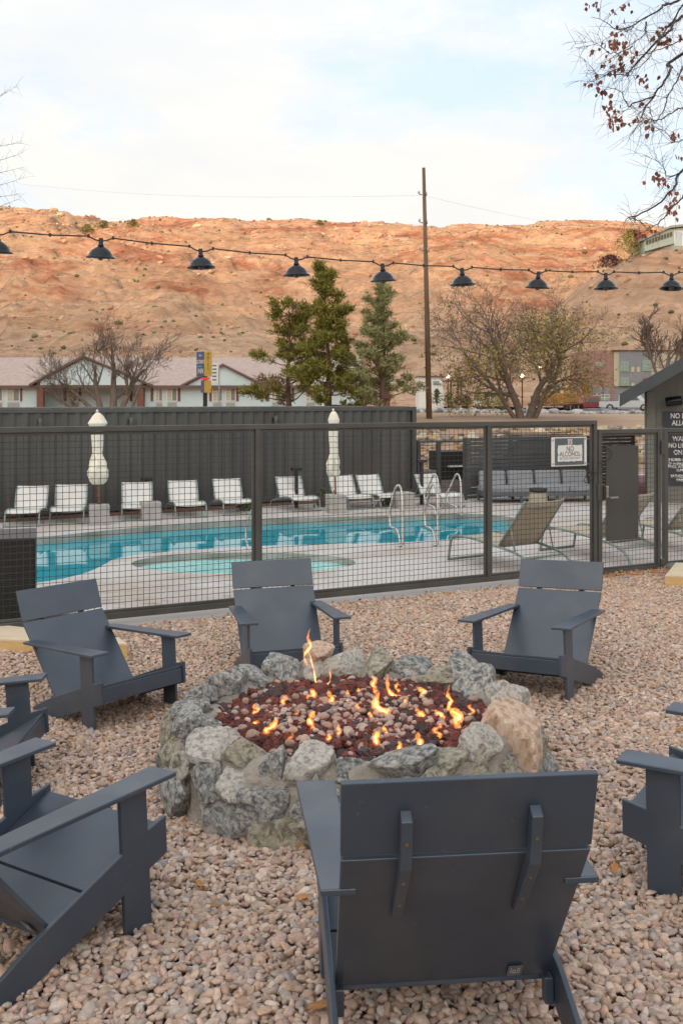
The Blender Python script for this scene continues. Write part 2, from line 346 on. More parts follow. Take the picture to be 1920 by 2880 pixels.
PAL=np.array([(.50,.375,.30),(.58,.455,.385),(.46,.325,.26),(.42,.345,.315),(.50,.43,.385),(.53,.37,.275),(.38,.30,.275),(.60,.51,.455),(.32,.30,.31),(.49,.345,.30),(.56,.425,.35)])
PW=np.array([15,14,11,6,8,11,5,5,2.5,9,14.]); PW/=PW.sum()
rs=np.random.RandomState(5)
def pebbles():
    P=[];S=[]
    for lay,(dz,step,sc0) in enumerate(((-.014,.032,1.0),(.0,.033,1.0),(.009,.056,.95))):
        xs=np.arange(-5.4,6.6,step); ys=np.arange(1.6,14,step*.87)
        X,Y=np.meshgrid(xs,ys); X=X+(np.arange(len(ys))%2)[:,None]*step/2
        X=X.ravel()+rs.uniform(-.5,.5,X.size)*step*.9+lay*.011; Y=Y.ravel()+rs.uniform(-.5,.5,Y.size)*step*.9+lay*.013
        keep=(np.abs(X)<.345*Y+1.1)
        side=(X-F0.x)*FN.x+(Y-F0.y)*FN.y; keep&=side<-.10
        keep&=((X-.07)**2+(Y-5.43)**2>.86**2)
        if lay==2: keep&=rs.rand(len(X))<.75
        X=X[keep];Y=Y[keep]
        Z=ground(X,Y)+dz+rs.uniform(-.004,.005,len(X))+ (fbm(X*2.1+40,Y*2.1+40,3,7)-.5)*.03
        P.append(np.c_[X,Y,Z])
    P=np.concatenate(P); n=len(P)
    b=np.exp(rs.normal(math.log(.0175),.23,n))
    b*=.86; S=np.c_[b*rs.uniform(1.0,1.6,n),b*rs.uniform(.7,1.0,n),b*rs.uniform(.42,.75,n)]
    Rr=np.c_[rs.normal(0,.38,n),rs.normal(0,.38,n),rs.uniform(0,6.28,n)]
    C=PAL[rs.choice(len(PAL),n,p=PW)]*rs.uniform(.66,1.0,n)[:,None]*np.array([1.03,1.,.97])
    d=np.clip((P[:,1]-3)/7,0,1)[:,None]
    # redder, paler tint towards the fence; the dimmer foreground light is put into the colour
    C=C*(1-d*.0)*np.array([1,1,1])+d*np.array([.035,.015,-.005])
    o=np.arange(n); rs.shuffle(o)
    return P[o],Rr[o],S[o],C[o]
ngp=scatter_group('pebble_scatter',m_peb,.75,1.1,3,10)
P_,R__,S_,C_=pebbles()
scatter('gravel',P_,R__,S_,C_,ngp,m_peb,label='bed of rounded pink and tan river pebbles covering the patio',kind='stuff')

# ---- pool deck with holes, water, spa
farw=[(113,1532),(245,1516),(490,1492),(710,1476.6),(960,1471),(1205,1462),(1320,1461),(1389,1464)]
nearw=[(1444,1500),(1358,1510),(1144,1525.6),(960,1530),(710,1535),(490,1550),(330,1565),(275,1599),(214,1620),(116,1639)]
WZ=DECK-.13
pool=[onz(u,v,WZ).to_2d() for u,v in farw]+[Vector((3.75,21.0)),Vector((3.85,20.0))]+[onz(u,v,DECK).to_2d() for u,v in nearw]
pool+= [Vector((-4.9,13.3)),Vector((-6.5,13.2)),Vector((-8.2,14.2)),Vector((-8.6,16.0)),Vector((-7.6,17.6))]
def smooth_loop(P,it=2):
    for _ in range(it):
        Q=[]
        for i in range(len(P)):
            a=P[i];b=P[(i+1)%len(P)]; Q+=[a*.75+b*.25,a*.25+b*.75]
        P=Q
    return P
pool=smooth_loop(pool,2)
spc=Vector((-1.50,15.35)); spa=[spc+Vector((math.cos(t)*1.72,math.sin(t)*1.0)) for t in np.linspace(0,2*math.pi,48,endpoint=False)]
def deck():
    bm=bmesh.new()
    o0=fpt(-4,.35);o1=fpt(12,.35)
    outer=[Vector((o0.x,o0.y)),Vector((o1.x,o1.y)),Vector((16,34.4)),Vector((-24,34.4)),Vector((-24,o0.y+2))]
    es=[]
    for lp in (outer,pool,spa):
        vs=[bm.verts.new((p.x,p.y,DECK)) for p in lp]; es+=[bm.edges.new((vs[i],vs[(i+1)%len(vs)])) for i in range(len(vs))]
    bmesh.ops.triangle_fill(bm,use_beauty=True,use_dissolve=False,edges=es,normal=(0,0,1))
    me=bpy.data.meshes.new('pool_deck'); bm.to_mesh(me); bm.free()
    return me
def deck_mat():
    m=bpy.data.materials.new('deck'); m.use_nodes=True; t=m.node_tree; b=t.nodes['Principled BSDF']; b.inputs['Roughness'].default_value=.7
    nn=t.nodes.new; ll=t.links.new; g=nn('ShaderNodeNewGeometry')
    n1=nn('ShaderNodeTexNoise'); n1.inputs['Scale'].default_value=.55; n1.inputs['Detail'].default_value=9; n1.inputs['Distortion'].default_value=.8; ll(g.outputs['Position'],n1.inputs['Vector'])
    r=nn('ShaderNodeValToRGB'); e=r.color_ramp.elements; e[0].position=.36; e[0].color=(.40,.33,.28,1); e[1].position=.58; e[1].color=(.50,.47,.455,1); ll(n1.outputs[0],r.inputs[0])
    # water-stain streaks beside the spa
    mp=nn('ShaderNodeMapping'); mp.inputs['Scale'].default_value=(.7,3.2,1); ll(g.outputs['Position'],mp.inputs[0])
    n2=nn('ShaderNodeTexNoise'); n2.inputs['Scale'].default_value=1.3; n2.inputs['Detail'].default_value=8; n2.inputs['Distortion'].default_value=2.0; ll(mp.outputs[0],n2.inputs['Vector'])
    r2=nn('ShaderNodeValToRGB'); f=r2.color_ramp.elements; f[0].position=.57; f[0].color=(0,0,0,1); f[1].position=.63; f[1].color=(1,1,1,1); ll(n2.outputs[0],r2.inputs[0])
    sp=nn('ShaderNodeSeparateXYZ'); ll(g.outputs['Position'],sp.inputs[0])
    mr=nn('ShaderNodeMapRange'); mr.inputs['From Min'].default_value=12.2; mr.inputs['From Max'].default_value=14.2; mr.inputs['To Min'].default_value=.8; mr.inputs['To Max'].default_value=0; ll(sp.outputs[1],mr.inputs[0])
    mm=nn('ShaderNodeMath'); mm.operation='MULTIPLY'; ll(r2.outputs[0],mm.inputs[0]); ll(mr.outputs[0],mm.inputs[1])
    mx=nn('ShaderNodeMix'); mx.data_type='RGBA'; ll(mm.outputs[0],mx.inputs[0]); ll(r.outputs[0],mx.inputs[6]); mx.inputs[7].default_value=(.25,.165,.11,1); ll(mx.outputs[2],b.inputs['Base Color'])
    nb=nn('ShaderNodeTexNoise'); nb.inputs['Scale'].default_value=40; ll(g.outputs['Position'],nb.inputs['Vector']); bp=nn('ShaderNodeBump'); bp.inputs['Strength'].default_value=.2; bp.inputs['Distance'].default_value=.01; ll(nb.outputs[0],bp.inputs['Height']); ll(bp.outputs[0],b.inputs['Normal'])
    return m
dm=deck(); dm.materials.append(deck_mat()); link(bpy.data.objects.new('pool_deck',dm),kind='structure')
m_cope=mat('pool_coping',(.36,.36,.33),.85,c2=(.22,.22,.195),ns=2.2,bump=.4,bs=20,dist=.02,detail=8)
m_tile=mat('pool_plaster',(.42,.62,.60),.5,ns=3)
def wall_ring(P,z0,z1,name,mt,inset=0):
    b=MB(); n=len(P); b.v=[(p.x,p.y,z1) for p in P]+[(p.x,p.y,z0) for p in P]; b.f=[(i,(i+1)%n,n+(i+1)%n,n+i) for i in range(n)]; b.m=[0]*n
    return b.build(name,mt,kind='structure',smooth=True)
wall_ring(pool,WZ-.12,DECK,'pool_coping',m_cope); wall_ring(spa,WZ-.10,DECK,'spa_coping',m_cope)
def water_mat(name,deep,shal,ns):
    m=bpy.data.materials.new(name); m.use_nodes=True; t=m.node_tree; b=t.nodes['Principled BSDF']; b.inputs['Roughness'].default_value=.02; b.inputs['IOR'].default_value=1.55; b.inputs['Specular IOR Level'].default_value=.5
    nn=t.nodes.new; ll=t.links.new; g=nn('ShaderNodeNewGeometry'); n1=nn('ShaderNodeTexNoise'); n1.inputs['Scale'].default_value=.5; n1.inputs['Detail'].default_value=2; ll(g.outputs['Position'],n1.inputs['Vector'])
    mx=nn('ShaderNodeMix'); mx.data_type='RGBA'; ll(n1.outputs[0],mx.inputs[0]); mx.inputs[6].default_value=(*deep,1); mx.inputs[7].default_value=(*shal,1); ll(mx.outputs[2],b.inputs['Base Color'])
    nb=nn('ShaderNodeTexNoise'); nb.inputs['Scale'].default_value=ns[0]; nb.inputs['Detail'].default_value=3; ll(g.outputs['Position'],nb.inputs['Vector']); bp=nn('ShaderNodeBump'); bp.inputs['Strength'].default_value=ns[1]; bp.inputs['Distance'].default_value=.02; ll(nb.outputs[0],bp.inputs['Height']); ll(bp.outputs[0],b.inputs['Normal'])
    return m
def water(P,z,name,mt,label):
    b=MB(); n=len(P); c=sum(P,Vector((0,0)))/n
    b.v=[(p.x,p.y,z) for p in P]; b.f=[tuple(range(n))]; b.m=[0]
    me=b.mesh(name,mt); bm=bmesh.new(); bm.from_mesh(me); bmesh.ops.triangulate(bm,faces=bm.faces[:]); bmesh.ops.recalc_face_normals(bm,faces=bm.faces[:]); bm.to_mesh(me); bm.free()
    o=bpy.data.objects.new(name,me); link(o,kind='structure'); return o
water(pool,WZ,'pool_water',water_mat('pool_water',(.0,.29,.38),(.005,.36,.45),(1.5,.06)),'')
water(spa,WZ+.02,'spa_water',water_mat('spa_water',(.20,.62,.62),(.50,.80,.78),(7,.9)),'')
# planting strip of red mulch under the container
m_mulch=mat('mulch',(.20,.10,.065),.95,c2=(.10,.05,.035),ns=6,bump=.8,bs=25,dist=.05)
C0=Vector((-7.0,21.0)); C1=Vector((1.96,26.3)); CDv=(C1-C0).normalized(); CNv=Vector((CDv.y,-CDv.x)); CANG=math.atan2(CDv.y,CDv.x)
cm=Matrix.Translation((C0.x,C0.y,0))@Matrix.Rotation(CANG,4,'Z')
MB().box((-4,-.62,DECK-.05),(13,3,DECK+.006),cm).build('planting_strip',m_mulch,kind='structure')

# ---- shipping container
m_cont=mat('container_paint',(.085,.085,.082),.5,c2=(.060,.060,.060),ns=1.2,bump=.1,bs=6,dist=.01,stretch=(1,1,.25))
clen=(C1-C0).length; H0=DECK+.03; H1=CZ-.19
ct=empty('shipping_container',(C0.x,C0.y,H0),CANG,'long dark grey corrugated shipping container standing behind the pool','container')
zc=H1-H0; L0=-1.75
b=MB(); x=L0+.12; pr=[]
while x<clen-.13:
    pr+=[(x,0),(x+.072,0),(x+.14,.04),(x+.208,.04)]; x+=.278
pr=[(a,c) for a,c in pr if a<clen-.12]
vs=[(a,c,.12) for a,c in pr]+[(a,c,zc-.09) for a,c in pr]; n=len(pr)
b.add(vs,[(i,i+1,n+i+1,n+i) for i in range(n-1)]); b.build('side_panel',m_cont,ct)
b=MB().box((L0,-.02,zc-.09),(clen,.08,zc)); b.build('top_rail',m_cont,ct,bevel=.008)
b=MB().box((L0,-.02,0),(clen,.08,.12)); b.build('bottom_rail',m_cont,ct,bevel=.008)
for xx in (L0,clen-.12): MB().box((xx,-.03,-.0),(xx+.12,.14,zc+.012)).build('corner_post',m_cont,ct,bevel=.006)
b=MB(); nr=int((clen-L0)/.278)
for i in range(nr): b.box((L0+.13+i*.278,.0,zc),(L0+.13+i*.278+.17,2.4,zc+.022))
b.box((L0+.02,.08,zc-.06),(clen-.02,2.42,zc-.002)); b.build('roof_panel',m_cont,ct)
b=MB().box((L0+.02,2.34,0),(clen-.02,2.42,zc-.06)); b.build('rear_panel',m_cont,ct)
x=.0; pr=[]; y=.15
while y<2.3: pr+=[(y,0),(y+.07,0),(y+.14,.035),(y+.21,.035)]; y+=.278
n=len(pr); b=MB().add([(clen-.03-c,a,.05) for a,c in pr]+[(clen-.03-c,a,zc-.06) for a,c in pr],[(i,i+1,n+i+1,n+i) for i in range(n-1)]); b.build('end_panel',m_cont,ct)
def s_on_cont(u):   # distance along container face seen at pixel column u
    k=(u-CX)/F; return (k*C0.y-C0.x)/(CDv.x-k*CDv.y)
m_blk=mat('black_plastic',(.015,.015,.016),.45); m_lens=emis('lamp_glass',(.9,.85,.7),.15)
for u in (110,365,771):
    s=s_on_cont(u); p=C0+CDv*s
    f=empty('wall_lamp',(p.x,p.y,H1-.30),CANG,{110:'leftmost small cylinder wall lamp on the dark container',365:'small cylinder lamp on the container right of the left umbrella',771:'small cylinder lamp on the container left of the right umbrella'}[u],'wall lamp','lamps along the top of the container')
    MB().box((-.04,-.03,-.03),(.04,0,.05)).build('bracket',m_blk,f)
    b=MB().lathe([(.001,.10),(.045,.10),(.048,0),(.048,-.14),(.04,-.15),(.001,-.15)],12,(0,-.085,0)); b.build('lamp_body',m_cont,f,smooth=True)

# ================================================================== FENCE AND GATE
m_met=mat('fence_metal',(.078,.077,.072),.42,c2=(.058,.057,.054),ns=3,bump=.05,bs=20,dist=.004,metal=.0,stretch=(1,1,1))
m_wire=mat('mesh_wire',(.035,.032,.027),.5)
ZT,ZB=CZ-.2415,CZ-2.03; CELL=.0568
def wave(Lw,r,horizontal,amp,seed,sl=CELL):
    rr=random.Random(seed); pts=[]; n=max(2,int(round(Lw/sl))*2)
    for i in range(n+1):
        t=Lw*i/n; a=amp*(1 if (i//1)%2 else -1)*(.5); j=rr.uniform(-1,1)*amp*.5
        pts.append((t,a,j) if horizontal else (j,a,t))
    return MB().tube(pts,r,4,cap=False)
def bay(par,x0,x1,z0,z1,seed,bend=.002):
    # inner angle frame
    fr=MB(); w_=.026; y0,y1=-.004,.022
    fr.box((x0,y0,z1-w_),(x1,y1,z1)).box((x0,y0,z0),(x1,y1,z0+w_)).box((x0,y0,z0+w_),(x0+w_,y1,z1-w_)).box((x1-w_,y0,z0+w_),(x1,y1,z1-w_))
    fr.build('panel_frame',m_met,par,bevel=.003)
    X0,X1,Z0,Z1=x0+w_,x1-w_,z0+w_,z1-w_
    nv=int((X1-X0)/CELL); nh=int((Z1-Z0)/CELL); sx=(X1-X0)/nv; sz=(Z1-Z0)/nh
    vm=[wave(Z1-Z0+.02,.0027,False,bend,seed+k).mesh('wire',m_wire,True) for k in range(5)]
    hm=[wave(X1-X0+.02,.0027,True,bend,seed+50+k).mesh('wire',m_wire,True) for k in range(5)]
    for i in range(1,nv): inst('wire',vm[i%5],par,(X0+sx*i,.010+(.002 if i%2 else -.002),Z0-.01))
    for i in range(1,nh): inst('wire',hm[i%5],par,(X0-.01,.010+(.002 if i%2 else -.002),Z0+sz*i))
P3=[-.37,2.437,5.213,6.735]
fe=empty('mesh_fence',fpt(P3[0],0,ZB),FANG,'tall dark grey metal fence with three wire mesh bays in front of the pool','fence')
Hf=ZT-ZB; tb=.05
for i,s in enumerate(P3):
    MB().box((s-P3[0]-.025,-.026,0 if i in(0,3) else .058),(s-P3[0]+.025,.026,Hf-tb)).build('post',m_met,fe,bevel=.004)
MB().box((-.025,-.026,Hf-tb),(P3[3]-P3[0]+.025,.026,Hf)).build('top_rail',m_met,fe,bevel=.004)
MB().box((.025,-.026,0),(P3[3]-P3[0]-.025,.026,.058)).build('bottom_rail',m_met,fe,bevel=.004)
for i in range(3): bay(fe,P3[i]-P3[0]+.027,P3[i+1]-P3[0]-.027,.060,Hf-tb-.002,100*i,.0028 if i==1 else .0018)
GT,GB=CZ-.352,CZ-2.105
g0,g1=6.785,7.775
ga=empty('mesh_gate',fpt(g0,0,GB),FANG,'dark grey wire mesh gate with solid kick plate, lever lock and hinges','gate')
Lg=g1-g0; Hg=GT-GB
MB().box((0,-.022,0),(.045,.022,Hg)).box((Lg-.05,-.022,0),(Lg,.022,Hg)).box((.045,-.022,Hg-.05),(Lg-.05,.022,Hg)).box((.045,-.022,0),(Lg-.05,.022,.075)).build('gate_frame',m_met,ga,bevel=.004)
bay(ga,.047,Lg-.052,.077,Hg-.052,500)
m_plate=mat('steel_plate',(.060,.060,.059),.45,ns=2)
pu0,pu1=(1700-g0*0),0
def s_fence(u): k=(u-CX)/F; return (k*8.8+3.01)/(.892-.452*k)
a0,a1=s_fence(1699)-g0,s_fence(1790)-g0
MB().box((a0,-.032,.42),(a1,-.026,Hg-.20)).build('plate',m_plate,ga,bevel=.002)
for xx,zz in ((a0+.04,.46),(a1-.04,.46),(a1-.04,Hg-.24)): MB().lathe([(.001,.008),(.007,.006),(.009,0)],8).build('screw',m_blk,ga).matrix_local=Matrix.Translation((xx,-.032,zz))@Matrix.Rotation(rad(90),4,'X')
m_chrome=mat('brushed_steel',(.48,.47,.45),.28,metal=1,ns=20); 
lz=1.26-GB+GB-.20
lzz=(CZ-(1383-YH)/F*11.95)-GB
MB().box((-.03,-.045,lzz-.10),(.075,-.024,lzz+.10)).build('lock_plate',m_met,ga,bevel=.004)
lk=MB().box((.045,-.075,lzz-.085),(.105,-.046,lzz+.09)).build('lock_body',mat('lock_dark',(.05,.045,.04),.4),ga,bevel=.012)
k=MB().box((.058,-.092,lzz-.07),(.095,-.0755,lzz+.08)).build('keypad',m_chrome,ga,bevel=.012)
for i in range(6):
    for j in range(2): MB().box((.064+j*.014,-.096,lzz-.01+i*.013),(.073+j*.014,-.0925,lzz-.002+i*.013)).build('button',m_chrome,k)
b=MB().tube([(.078,-.09,lzz-.055),(.078,-.13,lzz-.055)],.012,10); b.box((.07,-.145,lzz-.066),(.20,-.125,lzz-.046)); b.build('handle',m_chrome,ga,bevel=.004)
for zz in (Hg-.32,.05): 
    MB().box((Lg-.012,-.045,zz),(Lg+.045,-.0225,zz+(.17 if zz>.5 else .10))).build('hinge',m_met,ga,bevel=.006)
h0=7.83
f2=empty('mesh_fence',fpt(h0,0,GB),FANG,'mesh fence panel right of the gate in front of the warning signs','fence')
Lh=2.4
for xx in (0,Lh): MB().box((xx,-.026,.0),(xx+.055,.026,Hg-(.05 if xx else -.004))).build('post',m_met,f2,bevel=.005)
MB().box((.056,-.024,Hg-.05),(Lh+.055,.024,Hg)).build('top_rail',m_met,f2,bevel=.004)
MB().box((.056,-.024,0),(Lh-.001,.024,.075)).build('bottom_rail',m_met,f2,bevel=.004)
bay(f2,.057,Lh-.002,.077,Hg-.052,700)

# ---- text helper
def text(s,size,mt,parent,M,ext=.001,sxx=1.0,name='lettering',align='CENTER',kw=None):
    cu=bpy.data.curves.new('t','FONT'); cu.body=s; cu.size=size; cu.align_x=align; cu.align_y='CENTER'; cu.extrude=ext; cu.resolution_u=3
    if kw: cu.offset=kw
    tmp=bpy.data.objects.new('t',cu); sc.collection.objects.link(tmp); dg=bpy.context.evaluated_depsgraph_get(); me=bpy.data.meshes.new_from_object(tmp.evaluated_get(dg)); bpy.data.objects.remove(tmp); bpy.data.curves.remove(cu)
    me.materials.clear(); me.materials.append(mt)
    o=bpy.data.objects.new(name,me); link(o,parent); o.matrix_local=M@Matrix.Rotation(rad(90),4,'X')@Matrix.Diagonal((sxx,1,1,1)); return o
T=Matrix.Translation
m_white=mat('white_paint',(.74,.74,.72),.5,c2=(.68,.68,.66),ns=6); m_navy=mat('navy_sign',(.030,.034,.045),.5); m_slate=mat('slate_sign',(.105,.135,.155),.5,ns=3)
m_ink=mat('sign_ink',(.03,.03,.032),.6); m_red=mat('red_print',(.55,.06,.05),.6); m_letter=mat('white_letter',(.80,.80,.79),.5)
# no alcohol sign hung on bay three
sA,sB=s_fence(1547.5),s_fence(1646.5)
sg=empty('no_alcohol_sign',fpt(sA,-.012,0),FANG,'slate and white metal sign reading NO ALCOHOL on the mesh fence','sign')
wS=sB-sA; zt=CZ-(1229.5-YH)/F*11.6; zb=CZ-(1313-YH)/F*11.5
MB().box((0,-.006,zb),(wS,0,zt)).build('board',m_white,sg,bevel=.002)
MB().box((.055*wS+.018,-.0085,zb+.012),(wS-.04,-.0065,zt-.012)).build('border_print',m_slate,sg)
b=MB(); rr=random.Random(3); x0_,x1_,z0_,z1_=.17*wS,.86*wS,zb+.055,zt-.095; pl=[]
for t in np.linspace(0,1,14)[:-1]: pl.append((x0_+(x1_-x0_)*t,z0_+rr.uniform(-.004,.004)))
for t in np.linspace(0,1,10)[:-1]: pl.append((x1_+rr.uniform(-.004,.004),z0_+(z1_-z0_)*t))
for t in np.linspace(0,1,14)[:-1]: pl.append((x1_-(x1_-x0_)*t,z1_+rr.uniform(-.004,.004)))
for t in np.linspace(0,1,10)[:-1]: pl.append((x0_+rr.uniform(-.004,.004),z1_-(z1_-z0_)*t))
b.prism(pl,-.0105,-.009,'y'); b.build('paper_print',m_white,sg)
xc=(x0_+x1_)/2; hh=z1_-z0_
text('NO',.088,m_ink,sg,T((xc,-.011,z1_-.24*hh)),sxx=.82,ext=.0005)
text('-ALCOHOL-',.080,m_ink,sg,T((xc,-.011,z1_-.56*hh)),sxx=.82,ext=.0005)
text('BEYOND THIS POINT',.041,mat('grey_print',(.2,.21,.22),.6),sg,T((xc,-.011,z1_-.82*hh)),sxx=.78,ext=.0005)
MB().box((xc-.032,-.0105,zt-.085),(xc+.032,-.0092,zt-.022)).build('emblem_print',m_white,sg)
b=MB().lathe([(.024,0),(.028,0),(.028,.001),(.024,.001),(.024,0)],24); o=b.build('emblem_print',m_red,sg); o.matrix_local=T((xc,-.0112,zt-.053))@Matrix.Rotation(rad(90),4,'X')
MB().box((-.003,-.001,-.025),(.003,0,.025)).build('emblem_print',m_red,sg).matrix_local=T((xc,-.0118,zt-.053))@Matrix.Rotation(rad(42),4,'Y')
MB().box((-.008,-.001,-.017),(-.002,0,.016)).box((.001,-.001,-.017),(.008,0,.004)).build('emblem_print',m_ink,sg).location=(xc,-.0108,zt-.053)
for xx,zz in ((.022,zt-.03),(wS-.022,zt-.022),(.022,zb+.03),(wS-.022,zb+.03)):
    o=MB().lathe([(.001,.007),(.008,.006),(.014,0)],10).build('washer',m_chrome,sg,smooth=True); o.matrix_local=T((xx,-.006,zz))@Matrix.Rotation(rad(90),4,'X')
# lock cable
def px_path(pts,off): 
    out=[]
    for u,v in pts:
        s=s_fence(u); p=fpt(s,off); out.append(Vector((p.x,p.y,CZ-(v-YH)/F*p.y)))
    return out
def crm(P,n=6):
    out=[]
    for i in range(len(P)-1):
        p0=P[max(i-1,0)];p1=P[i];p2=P[i+1];p3=P[min(i+2,len(P)-1)]
        for k in range(n):
            t=k/n; out.append(.5*((2*p1)+(p2-p0)*t+(2*p0-5*p1+4*p2-p3)*t*t+(3*p1-p0-3*p2+p3)*t**3))
    return out+[P[-1]]
pth=crm(px_path([(1640,1337),(1634,1350),(1640,1358),(1652,1352),(1657,1338),(1648,1328),(1640,1335),(1646,1351),(1660,1345),(1661,1330),(1650,1322),(1643,1330),(1662,1328),(1680,1330),(1688,1318),(1682,1305),(1678,1300),(1695,1298),(1706,1290),(1712,1277),(1707,1265),(1695,1258)],-.05))
MB().tube(pth,.004,6).build('lock_cable',m_blk,smooth=True,label='thin black cable coiled and looped around the gate post',cat='cable')

# ================================================================== LOUNGE CHAIRS ROUND THE FIRE
def chair_mat():
    m=mat('chair_plastic',(.035,.053,.082),.40,c2=(.032,.045,.066),ns=2.5,bump=.12,bs=350,dist=.0012,spec=.55,rnd=.06)
    t=m.node_tree; b=t.nodes['Principled BSDF']; g=t.nodes.new('ShaderNodeNewGeometry'); nz=t.nodes.new('ShaderNodeTexNoise'); nz.inputs['Scale'].default_value=5; nz.inputs['Detail'].default_value=8
    t.links.new(g.outputs['Position'],nz.inputs['Vector']); mr=t.nodes.new('ShaderNodeMapRange'); mr.inputs['From Min'].default_value=.3; mr.inputs['From Max'].default_value=.7; mr.inputs['To Min'].default_value=.30; mr.inputs['To Max'].default_value=.46; b.inputs['Specular IOR Level'].default_value=.8
    t.links.new(nz.outputs[0],mr.inputs[0]); t.links.new(mr.outputs[0],b.inputs['Roughness'])
    # dust film and small scuffs
    sp=t.nodes.new('ShaderNodeTexNoise'); sp.inputs['Scale'].default_value=55; sp.inputs['Detail'].default_value=3; t.links.new(g.outputs['Position'],sp.inputs['Vector'])
    r1=t.nodes.new('ShaderNodeMapRange'); r1.inputs['From Min'].default_value=.68; r1.inputs['From Max'].default_value=.76; r1.inputs['To Max'].default_value=.35; t.links.new(sp.outputs[0],r1.inputs[0])
    ds=t.nodes.new('ShaderNodeTexNoise'); ds.inputs['Scale'].default_value=3.2; ds.inputs['Detail'].default_value=7; t.links.new(g.outputs['Position'],ds.inputs['Vector'])
    r2=t.nodes.new('ShaderNodeMapRange'); r2.inputs['From Min'].default_value=.45; r2.inputs['From Max'].default_value=.75; r2.inputs['To Max'].default_value=.14; t.links.new(ds.outputs[0],r2.inputs[0])
    ad=t.nodes.new('ShaderNodeMath'); ad.operation='ADD'; t.links.new(r1.outputs[0],ad.inputs[0]); t.links.new(r2.outputs[0],ad.inputs[1])
    src=b.inputs['Base Color'].links[0].from_socket; mx=t.nodes.new('ShaderNodeMix'); mx.data_type='RGBA'; t.links.new(ad.outputs[0],mx.inputs[0]); t.links.new(src,mx.inputs[6]); mx.inputs[7].default_value=(.20,.19,.175,1); t.links.new(mx.outputs[2],b.inputs['Base Color']); return m
m_ch=chair_mat(); m_brass=mat('brass_screw',(.45,.34,.18),.35,metal=1); m_tag=mat('grey_tag',(.13,.135,.14),.5); m_tagt=mat('tag_text',(.45,.46,.47),.5)
def make_chair():
    root=empty('lounge_chair',(0,0,0))
    prof=[(.051,.511),(.051,.325),(.148,.345),(.148,.202),(.051,.176),(.051,-.055),(-.083,-.055),(-.083,.132),(-.68,-.045),(-.70,-.02),(-.70,.062),(-.50,.150),(-.083,.283),(-.083,.511)]
    for x0,x1 in ((-.349,-.330),(.330,.349)): MB().prism(prof,x0,x1).build('side_frame',m_ch,root,bevel=.003)
    for sg_ in (-1,1):
        pts=[(.281*sg_,.147),(.417*sg_,.147),(.382*sg_,-.705),(.285*sg_,-.705)]
        if sg_<0: pts=pts[::-1]
        a=MB().prism(pts,.5115,.5305,'z').build('armrest',m_ch,root,bevel=.004)
        MB().box((sg_*.329-(.018 if sg_>0 else 0),-.07,.495),(sg_*.329+(0 if sg_>0 else .018),.03,.511)).build('cleat',m_ch,a,bevel=.003)
    # lower back and headrest
    A0=Vector((-.346,.087)); A1=Vector((-.772,.648)); d=(A1-A0).normalized(); nrm=Vector((d.y,-d.x))*.018
    def slab(P0,P1,w0,w1,nv):
        b=MB(); vs=[(-w0,P0.x,P0.y),(w0,P0.x,P0.y),(w1,P1.x,P1.y),(-w1,P1.x,P1.y)]; vs+=[(x,y-abs(nv.x),z-abs(nv.y)*1) for x,y,z in vs]
        return b.add(vs,[(0,1,2,3),(7,6,5,4),(0,4,5,1),(1,5,6,2),(2,6,7,3),(3,7,4,0)])
    bk=slab(A0,A1,.322,.333,nrm).build('backrest',m_ch,root,bevel=.003)
    B0=Vector((-.776,.657)); B1=Vector((-.842,.866)); d2=(B1-B0).normalized(); n2_=Vector((d2.y,-d2.x))*.018
    slab(B0,B1,.334,.335,n2_).build('headrest',m_ch,root,bevel=.003)
    for x in (-.168,.171):
        bpf=lambda P0,P1,t,dd: P0+(P1-P0)*t+Vector((-abs(dd.y)*.018-.002,-abs(dd.x)*.018))
        p=[bpf(B0,B1,.62,d2),bpf(B0,B1,0,d2),bpf(A0,A1,.60,d)]
        o1=Vector((-.032,-.010)); q=[p[0]+Vector((-.030,-.022)),p[1]+Vector((-.034,-.028)),p[2]+Vector((-.026,.008))]
        br=MB().prism([p[0],q[0],q[1],q[2],p[2],p[1]],x-.015,x+.015).build('brace',m_ch,root,bevel=.003)
        for t in (.35,):
            for (Pa,Pb,tt) in ((q[0],q[1],.45),(q[1],q[2],.28),(q[1],q[2],.75)):
                c=Pa+(Pb-Pa)*tt; dd=(Pb-Pa).normalized(); nn_=Vector((dd.y,-dd.x)); nn_=nn_ if nn_.x<0 else -nn_
                MB().tube([(x,c.x,c.y),(x,c.x+nn_.x*.0015,c.y+nn_.y*.0015)],.0055,10).build('screw',m_brass,br)
    S0_=Vector((.128,.322)); S1_=Vector((-.385,.098)); ds=(S1_-S0_)
    for t0,t1 in ((0,.635),(.655,.985)):
        a=S0_+ds*t0; c=S0_+ds*t1; nn_=Vector((.0,-.016))
        MB().prism([(a.x,a.y),(a.x,a.y-.018),(c.x,c.y-.018),(c.x,c.y)],-.329,.329).build('seat_panel',m_ch,root,bevel=.003)
    MB().prism([(.112,.302),(.133,.302),(.133,.205),(.112,.205)],-.329,.329).build('front_board',m_ch,root,bevel=.003)
    for sg_ in (-1,1): MB().box((sg_*.329-(.028 if sg_>0 else 0),-.43,.035),(sg_*.329+(0 if sg_>0 else .028),-.39,.115)).build('cleat',m_ch,root,bevel=.004)
    # maker's tag low on the back
    cpos=A0+(A1-A0)*.10+Vector((-abs(d.y)*.018-.004,-abs(d.x)*.018-.001)); ang=math.atan2(-d.x,d.y)
    tg=MB().box((-.022,-.0008,-.028),(.022,.0008,.028)).build('tag',m_tag,bk)
    tg.matrix_local=T((.215,cpos.x-.004,cpos.y))@Matrix.Rotation(ang,4,'X')
    text('loll',.026,m_tagt,tg,T((0,-.0012,.001))@Matrix.Diagonal((1,1,1.7,1)),ext=.0003)
    return root
